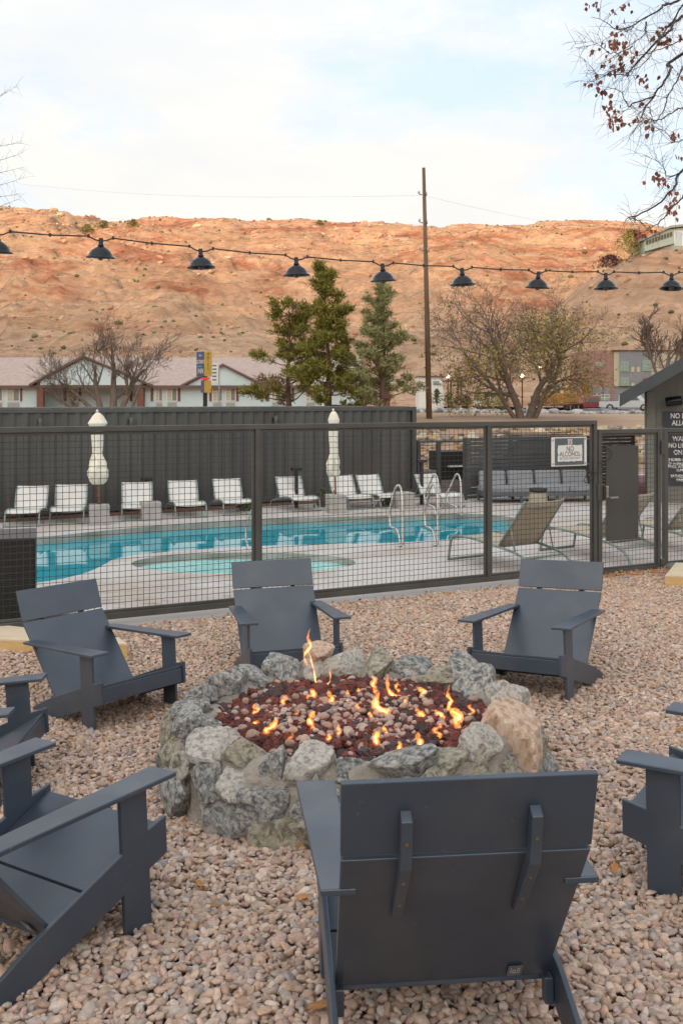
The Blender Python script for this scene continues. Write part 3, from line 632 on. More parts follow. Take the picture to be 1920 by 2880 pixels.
CH={ # X, Y, z, yaw, pitch, roll
'A':(-1.408,6.751,-2.17,-130.9,3.5,.1,'grey slatless lounge chair left of the fire facing right in front of the black cabinet'),
'B':(-.355,7.441,-2.153,-165.8,2.9,.6,'grey lounge chair behind the fire pit backed by the fence post'),
'C':(1.272,7.013,-2.087,147.3,1.8,2.7,'grey blue lounge chair right of the fire, its back below the gate'),
'D':(.274,3.384,-1.864,4.7,-2.1,-.6,'nearest dark lounge chair, seen from behind with two braces on its back'),
'E':(-1.042,3.975,-1.984,-34.2,1.8,-1.7,'large cropped lounge chair at the lower left, seat and long armrests towards the fire'),
'G':(-1.827,5.513,-2.158,-86.9,5.1,-.9,'lounge chair cut by the left edge, only its armrests and seat front showing'),
'I':(1.461,4.265,-1.955,56.4,-.5,-1.6,'lounge chair cut by the right edge, facing the fire from the right')}
proto=make_chair(); first=True
for k,(x,y,z,yw,pt,rl,lb) in CH.items():
    o=proto if first else copy_tree(proto); first=False
    o.location=(x,y,CZ+z); o.rotation_mode='YXZ'; o.rotation_euler=(rad(pt),rad(rl),rad(yw)); tag(o,lb,'chair','lounge chairs around the fire pit')

# ================================================================== FIRE PIT
def stone_mat(name,a,b_,c,vein):
    m=bpy.data.materials.new(name); m.use_nodes=True; t=m.node_tree; bs=t.nodes['Principled BSDF']; bs.inputs['Roughness'].default_value=.8; bs.inputs['Specular IOR Level'].default_value=.35
    nn=t.nodes.new; ll=t.links.new; g=nn('ShaderNodeTexCoord'); oi=nn('ShaderNodeObjectInfo'); ml=nn('ShaderNodeMath'); ml.operation='MULTIPLY'; ml.inputs[1].default_value=50; ll(oi.outputs['Random'],ml.inputs[0])
    ad=nn('ShaderNodeVectorMath'); ad.operation='ADD'; ll(g.outputs['Object'],ad.inputs[0]); ll(ml.outputs[0],ad.inputs[1])
    rt=nn('ShaderNodeVectorRotate'); rt.rotation_type='AXIS_ANGLE'; rt.inputs['Axis'].default_value=(.6,.5,.3); ll(ad.outputs[0],rt.inputs['Vector']); ll(ml.outputs[0],rt.inputs['Angle'])
    n1=nn('ShaderNodeTexNoise'); n1.inputs['Scale'].default_value=4.5; n1.inputs['Detail'].default_value=7; n1.inputs['Roughness'].default_value=.55; n1.inputs['Distortion'].default_value=.6; ll(rt.outputs[0],n1.inputs['Vector'])
    r=nn('ShaderNodeValToRGB'); e=r.color_ramp.elements; e[0].position=.38; e[0].color=(*[x*.85 for x in a],1); e[1].position=.62; e[1].color=(*c,1); q=e.new(.5); q.color=(*b_,1); ll(n1.outputs[0],r.inputs[0])
    mp=nn('ShaderNodeMapping'); mp.inputs['Scale'].default_value=(1,1,2.6); ll(rt.outputs[0],mp.inputs[0])
    n2=nn('ShaderNodeTexNoise'); n2.inputs['Scale'].default_value=4; n2.inputs['Detail'].default_value=5; n2.inputs['Roughness'].default_value=.5; ll(mp.outputs[0],n2.inputs['Vector'])
    r2=nn('ShaderNodeValToRGB'); f=r2.color_ramp.elements; f[0].position=.50; f[0].color=(0,0,0,1); f[1].position=.78; f[1].color=(.75,.75,.75,1); ll(n2.outputs[0],r2.inputs[0])
    mx=nn('ShaderNodeMix'); mx.data_type='RGBA'; ll(r2.outputs[0],mx.inputs[0]); ll(r.outputs[0],mx.inputs[6]); mx.inputs[7].default_value=(*vein,1)
    n4=nn('ShaderNodeTexNoise'); n4.inputs['Scale'].default_value=85; n4.inputs['Detail'].default_value=3; ll(rt.outputs[0],n4.inputs['Vector'])
    mr=nn('ShaderNodeMapRange'); mr.inputs['From Min'].default_value=.35; mr.inputs['From Max'].default_value=.65; mr.inputs['To Min'].default_value=.85; mr.inputs['To Max'].default_value=1.15; ll(n4.outputs[0],mr.inputs[0])
    hs=nn('ShaderNodeHueSaturation'); ll(mr.outputs[0],hs.inputs['Value']); ll(mx.outputs[2],hs.inputs['Color']); ll(hs.outputs[0],bs.inputs['Base Color'])
    n3=nn('ShaderNodeTexNoise'); n3.inputs['Scale'].default_value=22; n3.inputs['Detail'].default_value=10; n3.inputs['Roughness'].default_value=.7; ll(mp.outputs[0],n3.inputs['Vector'])
    bp=nn('ShaderNodeBump'); bp.inputs['Strength'].default_value=.7; bp.inputs['Distance'].default_value=.012; ll(n3.outputs[0],bp.inputs['Height']); ll(bp.outputs[0],bs.inputs['Normal'])
    return m
m_st=[stone_mat('grey_stone',(.10,.108,.115),(.215,.222,.22),(.40,.375,.34),(.60,.56,.50)),
      stone_mat('green_stone',(.15,.145,.11),(.27,.25,.19),(.40,.35,.28),(.56,.50,.42)),
      stone_mat('pale_stone',(.27,.25,.225),(.42,.39,.355),(.52,.48,.43),(.64,.60,.54)),
      stone_mat('pink_stone',(.42,.27,.18),(.54,.37,.26),(.58,.45,.36),(.62,.52,.44))]
_bmI=bmesh.new(); bmesh.ops.create_icosphere(_bmI,subdivisions=4,radius=1); ICO_V=np.array([v.co[:] for v in _bmI.verts]); ICO_F=[tuple(v.index for v in f.verts) for f in _bmI.faces]; _bmI.free()
def rock_mesh(seed,planes=15,rough=.05,name='stone'):
    q=np.random.RandomState(seed); n=q.normal(size=(planes,3)); n/=np.linalg.norm(n,axis=1)[:,None]; d=q.uniform(.48,.98,planes)
    dot=ICO_V@n.T; r=np.where(dot>.05,d/np.maximum(dot,.05),9).min(axis=1); r=np.minimum(r,1.25)
    V=ICO_V*r[:,None]
    ns=0
    for o in range(4):
        k=2.2*1.9**o
        ns=ns+(vnoise(V[:,0]*k+seed*3.1+50+V[:,2]*k*.7,V[:,1]*k+31+V[:,2]*k*.6,seed%50+o)-.5)*rough*2.2*.62**o
    V=V*(1+ns)[:,None]
    me=bpy.data.meshes.new(name); me.from_pydata(V.tolist(),[],ICO_F)
    me.polygons.foreach_set('use_smooth',[True]*len(me.polygons)); 
    try: me.set_sharp_from_angle(angle=rad(24))
    except Exception: pass
    return me
ROCK=[rock_mesh(s+3,10+s%4,.028) for s in range(12)]
PC=Vector((.07,5.43,0)); gz0=float(ground(PC.x,PC.y))
pit=empty('fire_pit',(PC.x,PC.y,gz0),0,'round stone and mortar fire pit with low flames in the middle of the gravel','fire pit')
m_mort=mat('mortar',(.33,.295,.26),.95,c2=(.20,.175,.15),ns=7,bump=1.0,bs=16,dist=.05,c3=(.28,.245,.21))
# lumpy mortar ring
n=96; prof=[(.725,-.1),(.73,.22),(.745,.315),(.79,.36),(.85,.36),(.915,.32),(.95,.20),(.98,.05),(1.0,-.15)]
b=MB(); V=[]
for i in range(n):
    t=2*math.pi*i/n
    for j,(r,z) in enumerate(prof):
        k=float(fbm(np.array(math.cos(t)*3+20),np.array(math.sin(t)*3+z*6+20),4,17))-.5
        rr=r+k*.20*(1 if j>1 else .5); zz=z+k*.09*(1 if 1<j<7 else 0)
        V.append((rr*math.cos(t),rr*math.sin(t),zz))
m_=len(prof); b.add(V,[(i*m_+j,((i+1)%n)*m_+j,((i+1)%n)*m_+j+1,i*m_+j+1) for i in range(n) for j in range(m_-1)])
mo=b.build('mortar',m_mort,pit,smooth=True); md=mo.modifiers.new('s','SUBSURF'); md.levels=2; md.render_levels=2
_rockc={}
def stone(ang,r,z,sx,sy,sz,mi,ri,rot=None,lab=None):
    key=(ri%12,mi)
    if key not in _rockc:
        me=ROCK[ri%12] if all(k[0]!=ri%12 for k in _rockc) else ROCK[ri%12].copy()
        me.materials.clear(); me.materials.append(m_st[mi]); _rockc[key]=me
    a=rad(ang); q=random.Random(int(ang*7+z*100+ri))
    rot=rot or (q.uniform(-.35,.35),q.uniform(-.35,.35),q.uniform(-.25,.25))
    o=inst('stone',_rockc[key],pit,(r*math.cos(a),r*math.sin(a),z),(rot[0],rot[1],a+rot[2]+math.pi/2),(sx,sy,sz))
    if lab: o['label']=lab
    return o
# angle 0 = +X (right), 90 = away, 270 = towards the camera
q=random.Random(11)
q=random.Random(5); t_=0.0
rimw=[]
while t_<357:
    w_=q.uniform(.10,.175); rimw.append((t_,w_)); t_+=math.degrees(1.5*w_/.86)
for i,(t0_,w_) in enumerate(rimw):
    ang_=(t0_+math.degrees(w_/.86)+5)%360
    if 316<ang_<354: continue
    back=1 if 20<ang_<160 else 0
    stone(ang_,q.uniform(.86,.885)-back*.02,.345+back*.01+q.uniform(-.02,.025),w_,q.uniform(.085,.115)+back*.035,q.uniform(.075,.115)+(.02 if back else 0),q.choice([0,2,1,0,2,0,0]),i*5+3,(q.uniform(-.5,.5),q.uniform(-.45,.45),q.uniform(-.3,.3)))
stone(103,.86,.44,.10,.095,.105,3,2,lab='rounded pink stone perched on the back of the rim')
stone(40,.86,.38,.19,.13,.16,0,7,lab='large pale grey stone at the back right of the rim')
stone(336,.90,.24,.25,.17,.28,3,4,(.1,-.1,.1),'big upright pinkish boulder on the right of the rim')
stone(313,.84,.26,.27,.10,.21,1,6,(.15,.1,-.1),'flat greenish slab leaning at the front right of the rim')
for row,(zc,rr_,n_,w0,w1,h0_,h1_) in enumerate(((.06,.965,26,.15,.21,.15,.20),(.215,.955,36,.09,.15,.08,.12))):
    for i in range(n_):
        ang_=(i+.5*row)*360/n_+q.uniform(-5,5)
        stone(ang_,rr_+q.uniform(-.015,.015),zc+q.uniform(-.02,.03),q.uniform(w0,w1),q.uniform(.07,.10),q.uniform(h0_,h1_),q.choice([0,1,0,0,1,2]),i*7+row*3+1,(q.uniform(-.3,.3),q.uniform(-.4,.4),q.uniform(-.2,.2)))
# fill of lava rock and pebbles
m_lava=tint_mat('lava_rock',.9,90,.25,1.0,170,.008,.25); ngl=scatter_group('lava_scatter',m_lava,1.6,2.6,3,8,False)
def fill(n,rmin,rmax,size,cols,wts,zoff,seed,namp,pred):
    q=np.random.RandomState(seed); P=[]
    while len(P)<n:
        x,y=q.uniform(-.8,.8,2); r=math.hypot(x,y)
        if r<.76 and pred(x,y,q): P.append((x,y))
    P=np.array(P); r=np.hypot(P[:,0],P[:,1])
    z=gz0+.305+zoff+.035*(1-(r/.7)**2)+q.uniform(-.008,.012,n)
    s=np.exp(q.normal(math.log(size),.25,n)); S=np.c_[s*q.uniform(.9,1.35,n),s*q.uniform(.8,1.1,n),s*q.uniform(.6,.95,n)]
    C=np.array(cols)[q.choice(len(cols),n,p=np.array(wts)/sum(wts))]*q.uniform(.8,1.2,n)[:,None]
    return np.c_[P[:,0]+PC.x,P[:,1]+PC.y,z],np.c_[q.uniform(-.6,.6,n),q.uniform(-.6,.6,n),q.uniform(0,6.3,n)],S,C
MB().lathe([(.001,.298),(.75,.293)],40).build('pit_floor',mat('pit_floor',(.06,.03,.03),.95),pit)
LC=[(.17,.055,.045),(.12,.042,.038),(.07,.05,.052),(.20,.065,.05),(.10,.07,.072)]
scatter('lava_rocks',*fill(1700,0,.7,.026,LC,[4,4,3,3,2],.0,1,1,lambda x,y,q: True),ngl,m_lava,label='dark red and purple lava rocks filling the fire pit',kind='stuff')
scatter('fire_pit_pebbles',*fill(430,0,.7,.0165,(PAL*.72*np.array([1,.9,.88])).tolist(),PW.tolist(),.022,2,1,lambda x,y,q: q.rand()<math.exp(-(((x-.02)/.50)**2+((y+.16)/.34)**2)**1.3)+.10),ngp,m_peb,label='pink pebbles mixed among the lava rocks in the fire pit',kind='stuff')
# flames: closed bodies filled with glowing gas
def flame_mat(name,col,s):
    m=bpy.data.materials.new(name); m.use_nodes=True; t=m.node_tree; t.nodes.clear(); o=t.nodes.new('ShaderNodeOutputMaterial'); e=t.nodes.new('ShaderNodeEmission'); e.inputs[0].default_value=(*col,1)
    tc_=t.nodes.new('ShaderNodeTexCoord'); nz=t.nodes.new('ShaderNodeTexNoise'); nz.inputs['Scale'].default_value=26; nz.inputs['Detail'].default_value=2; t.links.new(tc_.outputs['Object'],nz.inputs['Vector'])
    mr=t.nodes.new('ShaderNodeMapRange'); mr.inputs['From Min'].default_value=.38; mr.inputs['From Max'].default_value=.62; mr.inputs['To Min'].default_value=s*.35; mr.inputs['To Max'].default_value=s*1.6; t.links.new(nz.outputs[0],mr.inputs[0]); t.links.new(mr.outputs[0],e.inputs[1])
    t.links.new(e.outputs[0],o.inputs['Volume']); return m
m_f1=flame_mat('flame_outer',(1.0,.27,.04),50); m_f2=flame_mat('flame_core',(1.0,.58,.19),170)
FL=[((705,1528),(700,1508),(712,1492),(706,1475),(712,1455),.9),((742,1608),(730,1580),(722,1545),(716,1520),(708,1500),.55),((762,1598),(752,1585),(760,1565),(757,1548),(762,1540),.5),
 ((716,1618),(712,1606),(720,1600),(716,1592),(718,1588),1.5),((650,1636),(656,1626),(648,1616),(654,1610),(650,1605),1.1),((762,1634),(757,1620),(763,1610),(757,1600),(755,1592),1.2),((796,1616),(795,1608),(799,1600),(797,1594),(798,1590),1.0),
 ((822,1608),(819,1600),(824,1594),(822,1588),(824,1585),1.0),((858,1598),(862,1588),(856,1578),(860,1568),(854,1560),1.4),((902,1658),(890,1640),(868,1628),(872,1605),(862,1590),1.6),((940,1610),(928,1604),(905,1598),(898,1580),(897,1557),1.2),
 ((974,1612),(968,1600),(974,1592),(966,1588),(958,1582),1.2),((1042,1638),(1032,1630),(1036,1614),(1030,1602),(1034,1580),1.0),((1052,1678),(1048,1660),(1056,1650),(1040,1640),(1030,1632),1.9),((1025,1664),(1020,1650),(1012,1644),(1006,1640),(1002,1636),1.0),
 ((992,1660),(980,1652),(972,1645),(965,1640),(960,1630),1.3),((626,1694),(612,1682),(628,1672),(632,1664),(630,1655),1.4),((600,1670),(590,1668),(586,1664),(592,1660),(598,1662),1.0),((716,1690),(718,1672),(712,1660),(718,1648),(722,1643),1.3),
 ((752,1712),(750,1704),(756,1698),(754,1694),(756,1690),1.1),((878,1722),(868,1712),(864,1700),(870,1690),(876,1686),1.4),((926,1744),(924,1734),(918,1726),(920,1716),(916,1710),1.1),((968,1740),(962,1728),(966,1712),(960,1700),(961,1690),1.3),
 ((850,1668),(844,1660),(852,1650),(848,1644),(850,1640),.9),((822,1648),(818,1640),(824,1632),(820,1626),(824,1620),1.0),((895,1700),(884,1694),(890,1684),(882,1676),(886,1670),.8)]
q=random.Random(41); NF0=len(FL)
THIN=[(590,1648,'thin flame at the far left of the lava bed'),(680,1660,'thin flame left of centre, behind the mushroom shaped flame'),(1085,1655,'thin flame at the far right edge of the lava bed'),(1000,1700,'thin flame by the front right slab'),
 (930,1640,'thin flame between the centre and the back right stone'),(780,1700,'thin flame at the front, left of the curling front flame'),(665,1715,'thin flame close to the front left rim'),(910,1600,'thin flame close to the back rim, right of centre')]
for ub,vb,_l in THIN:
    h=q.uniform(18,36); s_=q.choice([-1,1])*q.uniform(3,8)
    FL.append(((ub,vb),(ub+s_,vb-h*.3),(ub-s_*.4,vb-h*.55),(ub+s_*.9,vb-h*.8),(ub+s_*.3,vb-h),q.uniform(.6,1.0)))
FLAB=['', '', 'small flame beside the thin flame at the back of the pit', 'bright flame near the back left, just below the perched stone', 'small flame nearest the left back rim of the pit', 'bright flame just below the perched pink stone', 'slim flame at the back, right of the perched stone', 'tiny flame at the back centre of the pit', 'upright yellow flame at the back, above the largest curling flame', '', 'long flame sweeping down right at the back centre', 'flickering flame at the back right of the pit', 'flame in front of the big rear right stone', 'bright curling flame at the right side of the pit', 'small flame left of the bright right side flame', 'low wide flame right of the centre', 'forked flame at the front left of the pit', 'flat flame at the far left of the pit', 'mushroom shaped flame left of centre', 'tiny flame at the front edge, left of the middle', 'curling flame at the front centre', 'short flame at the front, right of the curling one', 'tall slim flame closest to the front right rim', 'small flame just left of the centre of the pit', 'slim flame left of the largest curling flame', 'pale wisp of flame in front of the pit centre']
for i,fl in enumerate(FL):
    (ub,vb)=fl[0]; zf=gz0+.315; 
    if i<3: Zb=6.05 if i==0 else 5.9
    else:
        Zb=F*(CZ-zf)/(vb*K-YH)
    pts=[at(u*K,v*K,Zb-.01*j) for j,(u,v) in enumerate(fl[:5])]; pts=crm(pts,4); nP=len(pts); wd=fl[5]
    prof_=[]; 
    for j in range(nP):
        t=j/(nP-1); prof_.append((.35+1.5*t)*(1-t)**.75*1.15 if t<1 else .02)
    base_=Vector(pts[0]); qj=random.Random(i*3+1); loc=[(p-base_)*1.18+Vector((qj.gauss(0,.0022),qj.gauss(0,.002),0)) for p in pts]
    q=random.Random(i)
    r1=[max(.0007,.0165*wd*k_*(1+.25*math.sin(j*1.3+i))) for j,k_ in enumerate(prof_)]
    fo=empty('flame',base_,0,{0:'tallest flame, licking up left of the perched pink stone',1:'thin wavering flame in front of the perched pink stone',9:'largest curling flame in the middle of the lava rocks'}.get(i) or (FLAB[i] if i<NF0 else THIN[i-NF0][2]),'flame','flames in the fire pit')
    b1=MB().tube(loc,r1,8).build('flame_tongue',m_f1,fo,smooth=True)
    r2_=[r*.42 for r in r1]; off=Vector((0,0,0)); k0=int(nP*.12); k1=int(nP*.8)
    b2=MB().tube([p for p in loc[k0:k1]],[max(.0006,r2_[j+k0]*math.sin(math.pi*(j+.6)/(k1-k0+.2))) for j in range(k1-k0)],6).build('flame_core',m_f2,fo,smooth=True)

# ================================================================== POOL FURNITURE
m_sling=mat('white_sling',(.66,.65,.62),.7,c2=(.60,.59,.565),ns=5,bump=.2,bs=300,dist=.002)
m_beige=mat('beige_sling',(.40,.34,.26),.75,c2=(.35,.295,.225),ns=4,bump=.2,bs=260,dist=.002)
m_frame=mat('sage_frame',(.24,.30,.285),.4,c2=(.20,.255,.24),ns=5)
m_frame2=mat('sage_frame_near',(.215,.265,.235),.42,c2=(.17,.21,.185),ns=5)
def make_lounger(name,L,Wd,hs,Lb,ang,m_sl,m_fr,tr):
    # y: 0 at the foot end, L at the head end
    root=empty(name,(0,0,0)); hw=Wd/2; yh=L*.60; ca,sa=math.cos(rad(ang)),math.sin(rad(ang))
    b=MB()
    for s in (-1,1):
        b.tube(crm([Vector(p) for p in ((s*hw,.02,0),(s*hw,.08,hs*.75),(s*hw,.16,hs),(s*hw,.5,hs+.01),(s*hw,yh,hs-.05),(s*hw,L*.82,hs-.12),(s*hw,L*.93,hs*.45),(s*hw,L*.99,0))],5),tr,8)
    b.tube([(-hw,.02,.02),(hw,.02,.02)],tr*.9,8); b.tube([(-hw,L*.86,hs*.60),(hw,L*.86,hs*.60)],tr*.9,8); b.tube([(-hw,yh,hs-.05),(hw,yh,hs-.05)],tr*.8,8)
    b.build('frame',m_fr,root,smooth=True)
    b=MB(); n=8; V=[];Fc=[]
    for j in range(n+1):
        for i in range(n+1):
            x=-hw*.96+2*hw*.96*i/n; y=.10+(yh-.10)*j/n; V.append((x,y,hs+.012-.03*math.sin(math.pi*i/n)*(.4+.6*math.sin(math.pi*j/n))-(.05*(j/n)**2)-(.05 if j==0 else 0)))
    Fc=[(j*(n+1)+i,j*(n+1)+i+1,(j+1)*(n+1)+i+1,(j+1)*(n+1)+i) for j in range(n) for i in range(n)]
    o=b.add(V,Fc).build('seat_sling',m_sl,root,smooth=True); md=o.modifiers.new('t','SOLIDIFY'); md.thickness=.012
    b=MB(); V=[]
    for j in range(n+1):
        for i in range(n+1):
            x=-hw*.95+2*hw*.95*i/n; t=Lb*j/n; d_=.035*math.sin(math.pi*i/n)*math.sin(math.pi*(j*.8+.6)/n*.9) if j>0 else 0
            V.append((x,yh+t*ca+d_*sa,hs-.04+t*sa-d_*ca))
    o=b.add(V,Fc).build('back_sling',m_sl,root,smooth=True); md=o.modifiers.new('t','SOLIDIFY'); md.thickness=.012
    b=MB()
    for s in (-1,1):
        b.tube([(s*hw*.97,yh,hs-.04),(s*hw*.97,yh+Lb*ca,hs-.04+Lb*sa)],tr*1.05,8)
        b.tube([(s*hw*.97,yh+Lb*ca*.45,hs-.04+Lb*sa*.45),(s*hw*.97,yh+Lb*ca*.45+.10,hs-.12)],tr*.55,6)
    P=[(hw*.97*(2*k/6-1),yh+Lb*ca*.90+.03*math.sin(math.pi*k/6),hs-.04+Lb*sa*.90-.05*math.sin(math.pi*k/6)) for k in range(7)]
    b.tube(P,tr*.6,6); b.build('back_frame',m_fr,root,smooth=True)
    return root
def put(o,x,y,z,fx,fy):   # head direction fx,fy
    o.location=(x,y,z); o.rotation_euler=(0,0,math.atan2(-fx,fy)); return o
pl_=make_lounger('sun_lounger',1.45,.66,.30,.52,62,m_sling,m_frame,.014); first=True
LNG=[(12,108,1482,'white sun lounger at the far left in front of the container'),(142,232,1476,'second white sun lounger from the left, just left of the left umbrella'),
 (350,428,1466,'white sun lounger between the left umbrella and a concrete block table'),(500,577,1458,'white sun lounger right of the concrete block table'),
 (640,705,1450,'white sun lounger just left of the middle fence post'),(830,900,1440,'white sun lounger just right of the middle fence post, a black lamp behind'),
 (985,1052,1434,'white sun lounger just right of the right umbrella'),(1078,1135,1430,'white sun lounger partly behind the near pool handrail'),(1244,1312,1428,'white sun lounger nearest the end of the container, behind the far handrails')]
for i,(u0,u1,v,lb) in enumerate(LNG):
    o=pl_ if first else copy_tree(pl_); first=False
    uc=(u0+u1)/2; p=onz(uc,v,DECK); th=rad([6,10,13,19,21,26,27,32,33][i]); hx,hy=-math.sin(th),math.cos(th)
    put(o,p.x,p.y,DECK,hx,hy); k_=p.y/21.0; tag(o,lb,'sun lounger','white sun loungers along the container')
pn=make_lounger('sun_lounger',1.95,.78,.40,.88,52,m_beige,m_frame2,.021)
hd=Vector((.55,-.835)).normalized(); wd_=Vector((hd.y*-1,hd.x))
foot=onz(1258,1575,DECK).to_2d()+Vector((.835,.55))*.39
put(pn,foot.x,foot.y,DECK,hd.x,hd.y); tag(pn,'beige sling sun lounger with sage frame seen from behind under the no alcohol sign','sun lounger','beige sun loungers near the fence')
for k,(lb,dx,dy) in enumerate((('beige sun lounger half hidden behind the gate kick plate',1.62,.95),('beige sun lounger at the right edge behind the fence panel beside the gate',3.05,1.85))):
    o=copy_tree(pn); put(o,foot.x+dx,foot.y+dy,DECK,hd.x,hd.y); tag(o,lb)
# umbrellas
m_canvas=mat('cream_canvas',(.82,.75,.64),.85,c2=(.74,.66,.54),ns=3,bump=.2,bs=60,dist=.004); m_wood=mat('red_wood',(.33,.12,.065),.5,ns=9,stretch=(1,1,.1))
m_block=mat('concrete_block',(.40,.385,.36),.85,c2=(.33,.315,.295),ns=5,bump=.3,bs=40)
def umbrella(u,v,lb,prof,seed,lean=0):
    p=onz(u,v,DECK); r=empty('closed_umbrella',(p.x,p.y,DECK),.3,lb,'umbrella','closed umbrellas by the pool')
    MB().tube([(0,0,.30),(lean*.5,0,1.2),(lean,0,2.25)],.021,10).build('pole',m_wood,r,smooth=True)
    MB().lathe([(.001,.06),(.022,.05),(.026,.02),(.012,0)],10,(lean,0,2.25)).build('finial',m_white,r,smooth=True)
    def fn(t,z):
        k=1 if z<1.42 else (.45 if z<1.9 else .2); x_,y_=math.cos(t)*1.6+seed*5+9,math.sin(t)*1.6+9
        return 1+k*1.5*(float(fbm(np.array(x_+z*1.1),np.array(y_+z*4.2),3,23))-.5)+k*.16*(abs(math.sin(t*4+z*1.5+seed))**.6-.6)
    prof=[(r_*(.86 if z_<1.9 else 1),z_) for r_,z_ in prof]; prof=[(p0[0]+(p1[0]-p0[0])*k/4,p0[1]+(p1[1]-p0[1])*k/4) for p0,p1 in zip(prof,prof[1:]) for k in range(4)]+[prof[-1]]
    MB().lathe(prof,64,(lean*.8,0,0),fn).build('canopy',m_canvas,r,smooth=True)
    b=empty('umbrella_base',(p.x,p.y,DECK),.35); b.rotation_euler.z=.35; bpy.data.objects.remove(b)
    q=MB().box((-.19,-.19,0),(.19,.19,.40)).build('concrete_block',m_block,None,bevel=.012); q.location=(p.x,p.y,DECK); q.rotation_euler.z=rad(18)
    tag(q,lb.split(' umbrella')[0].replace('closed cream','')+' umbrella\'s square concrete base block','block','concrete blocks by the pool'); return q
pr1=[(.015,2.25),(.05,2.235),(.11,2.17),(.18,2.05),(.187,2.03),(.165,1.99),(.125,1.92),(.128,1.55),(.112,1.42),(.12,1.38),(.165,1.27),(.20,1.18),(.185,1.14),(.205,1.08),(.20,.97),(.155,.87),(.10,.80),(.05,.86)]
q=umbrella(283,1474,'closed cream umbrella','',0) if 0 else None
q=umbrella(279,1474,'left closed cream umbrella tied at the middle, standing before the container',pr1,0,-.04); q['label']='square concrete block holding the left umbrella'
pr2=[(.015,2.25),(.05,2.235),(.09,2.17),(.125,2.06),(.12,2.02),(.10,1.95),(.11,1.9),(.11,1.5),(.115,1.3),(.15,1.15),(.165,1.08),(.14,1.0),(.14,.90),(.11,.80),(.06,.86)]
q=umbrella(944,1441,'right closed cream umbrella with a slim canopy, near the middle of the pool',pr2,2,-.06); q['label']='square concrete block holding the right umbrella'
for u0,u1,v,h,lb in ((402,445,1462,.38,'concrete block table between two white loungers left of the middle post'),(1120,1150,1428,.36,'concrete block table beside the lounger behind the near handrail')):
    p=onz((u0+u1)/2,v,DECK); o=MB().box((-.20,-.2,0),(.20,.2,h)).build('concrete_block',m_block,None,bevel=.012,label=lb,cat='block',group='concrete blocks by the pool'); o.location=p; o.rotation_euler.z=rad(20)
for u,v,h in ((389,1458,.72),(828,1440,.86),(1194,1430,1.0)):
    p=onz(u,v,DECK); f=empty('path_light',(p.x,p.y+.9,DECK),.4,{389:'black bollard light behind the concrete block table',828:'black lamp standing behind the lounger right of the middle post',1194:'black lamp on post near the container corner'}[u],'lamp','black lamps along the planting strip')
    MB().box((-.035,-.035,0),(.035,.035,h)).build('post',m_blk,f,bevel=.004); MB().box((-.12,-.06,h),(.12,.06,h+.07)).build('lamp_head',m_blk,f,bevel=.01)
# handrails
def rail(pts,Z,lb,r=.022):
    n=len(pts); P=[]
    for i,(u,v) in enumerate(pts): P.append(at(u,v,Z+.25*math.sin(math.pi*i/(n-1))))
    P=crm(P,5); P=[Vector((p.x,p.y,max(p.z,DECK-.1))) for p in P]
    o=empty('handrail',P[0],0,lb,'handrail','stainless pool handrails'); MB().tube([p-P[0] for p in P],r,10).build('tube',m_chrome,o,smooth=True)
    for e in (P[0],P[-1]): MB().lathe([(.001,.03),(.035,.025),(.05,0)],12,tuple(e-P[0])).build('flange',m_chrome,o,smooth=True)
r1=[(1132,1538),(1132,1480),(1131,1420),(1129,1385),(1122,1365),(1112,1372),(1105,1397),(1096,1434),(1096,1462),(1099,1482),(1112,1487),(1120,1500),(1126,1534)]
rail(r1,17.0,'near left handrail curving into the pool'); rail([(u+98+(v-1365)*.0,v-2) for u,v in r1],17.1,'near right handrail curving into the pool')
r4=[(1296,1447),(1296,1400),(1295,1360),(1291,1340),(1285,1333),(1279,1340),(1270,1360),(1257,1388),(1257,1404),(1261,1416),(1274,1421),(1284,1428),(1288,1445)]
rail(r4,21.8,'far right handrail at the back edge of the pool'); rail([(u-63,v+1) for u,v in r4],21.8,'far left handrail at the back edge of the pool')
rail([(722,1500),(722,1440),(716,1426),(706,1440),(697,1470),(692,1500),(695,1532),(706,1550),(718,1560)],16.2,'spa handrail beside the middle fence post')
# sectional sofa
m_cush=mat('grey_cushion',(.25,.26,.28),.9,c2=(.21,.22,.24),ns=4,bump=.3,bs=200,dist=.003); m_sofa=mat('sofa_frame',(.10,.115,.14),.5)
sf=empty('outdoor_sofa',(3.75,24.1,DECK),rad(7),'long low outdoor sofa with light grey cushions against the slat screen','sofa')
b=MB().box((-.30,.0,.16),(2.55,.85,.26))
for x in (-.28,.6,1.5,2.48): 
    for y in (.03,.76): b.box((x,y,0),(x+.06,y+.06,.16))
b.build('frame',m_sofa,sf,bevel=.008)
for i in range(4): MB().box((-.30+.71*i,.0,.26),(.40+.71*i,.70,.40)).build('seat_cushion',m_cush,sf,bevel=.03)
for i in range(4):
    o=MB().box((0,0,0),(.66,.17,.40)).build('back_cushion',m_cush,sf,bevel=.05); o.location=(-.26+.72*i,.62,.36); o.rotation_euler=(rad(-12),0,rad(3*(i-1.5)))
ft=empty('fire_table',(4.45,22.6,DECK),0,'round concrete pedestal fire bowl with dark rim in front of the sofa','table')
MB().lathe([(.001,0),(.24,0),(.19,.42),(.001,.42)],28).build('pedestal',mat('tan_concrete',(.33,.29,.23),.85,ns=5),ft,smooth=True); MB().lathe([(.001,.42),(.20,.42),(.21,.50),(.17,.50),(.16,.46),(.001,.46)],28).build('bowl',m_blk,ft,smooth=True)
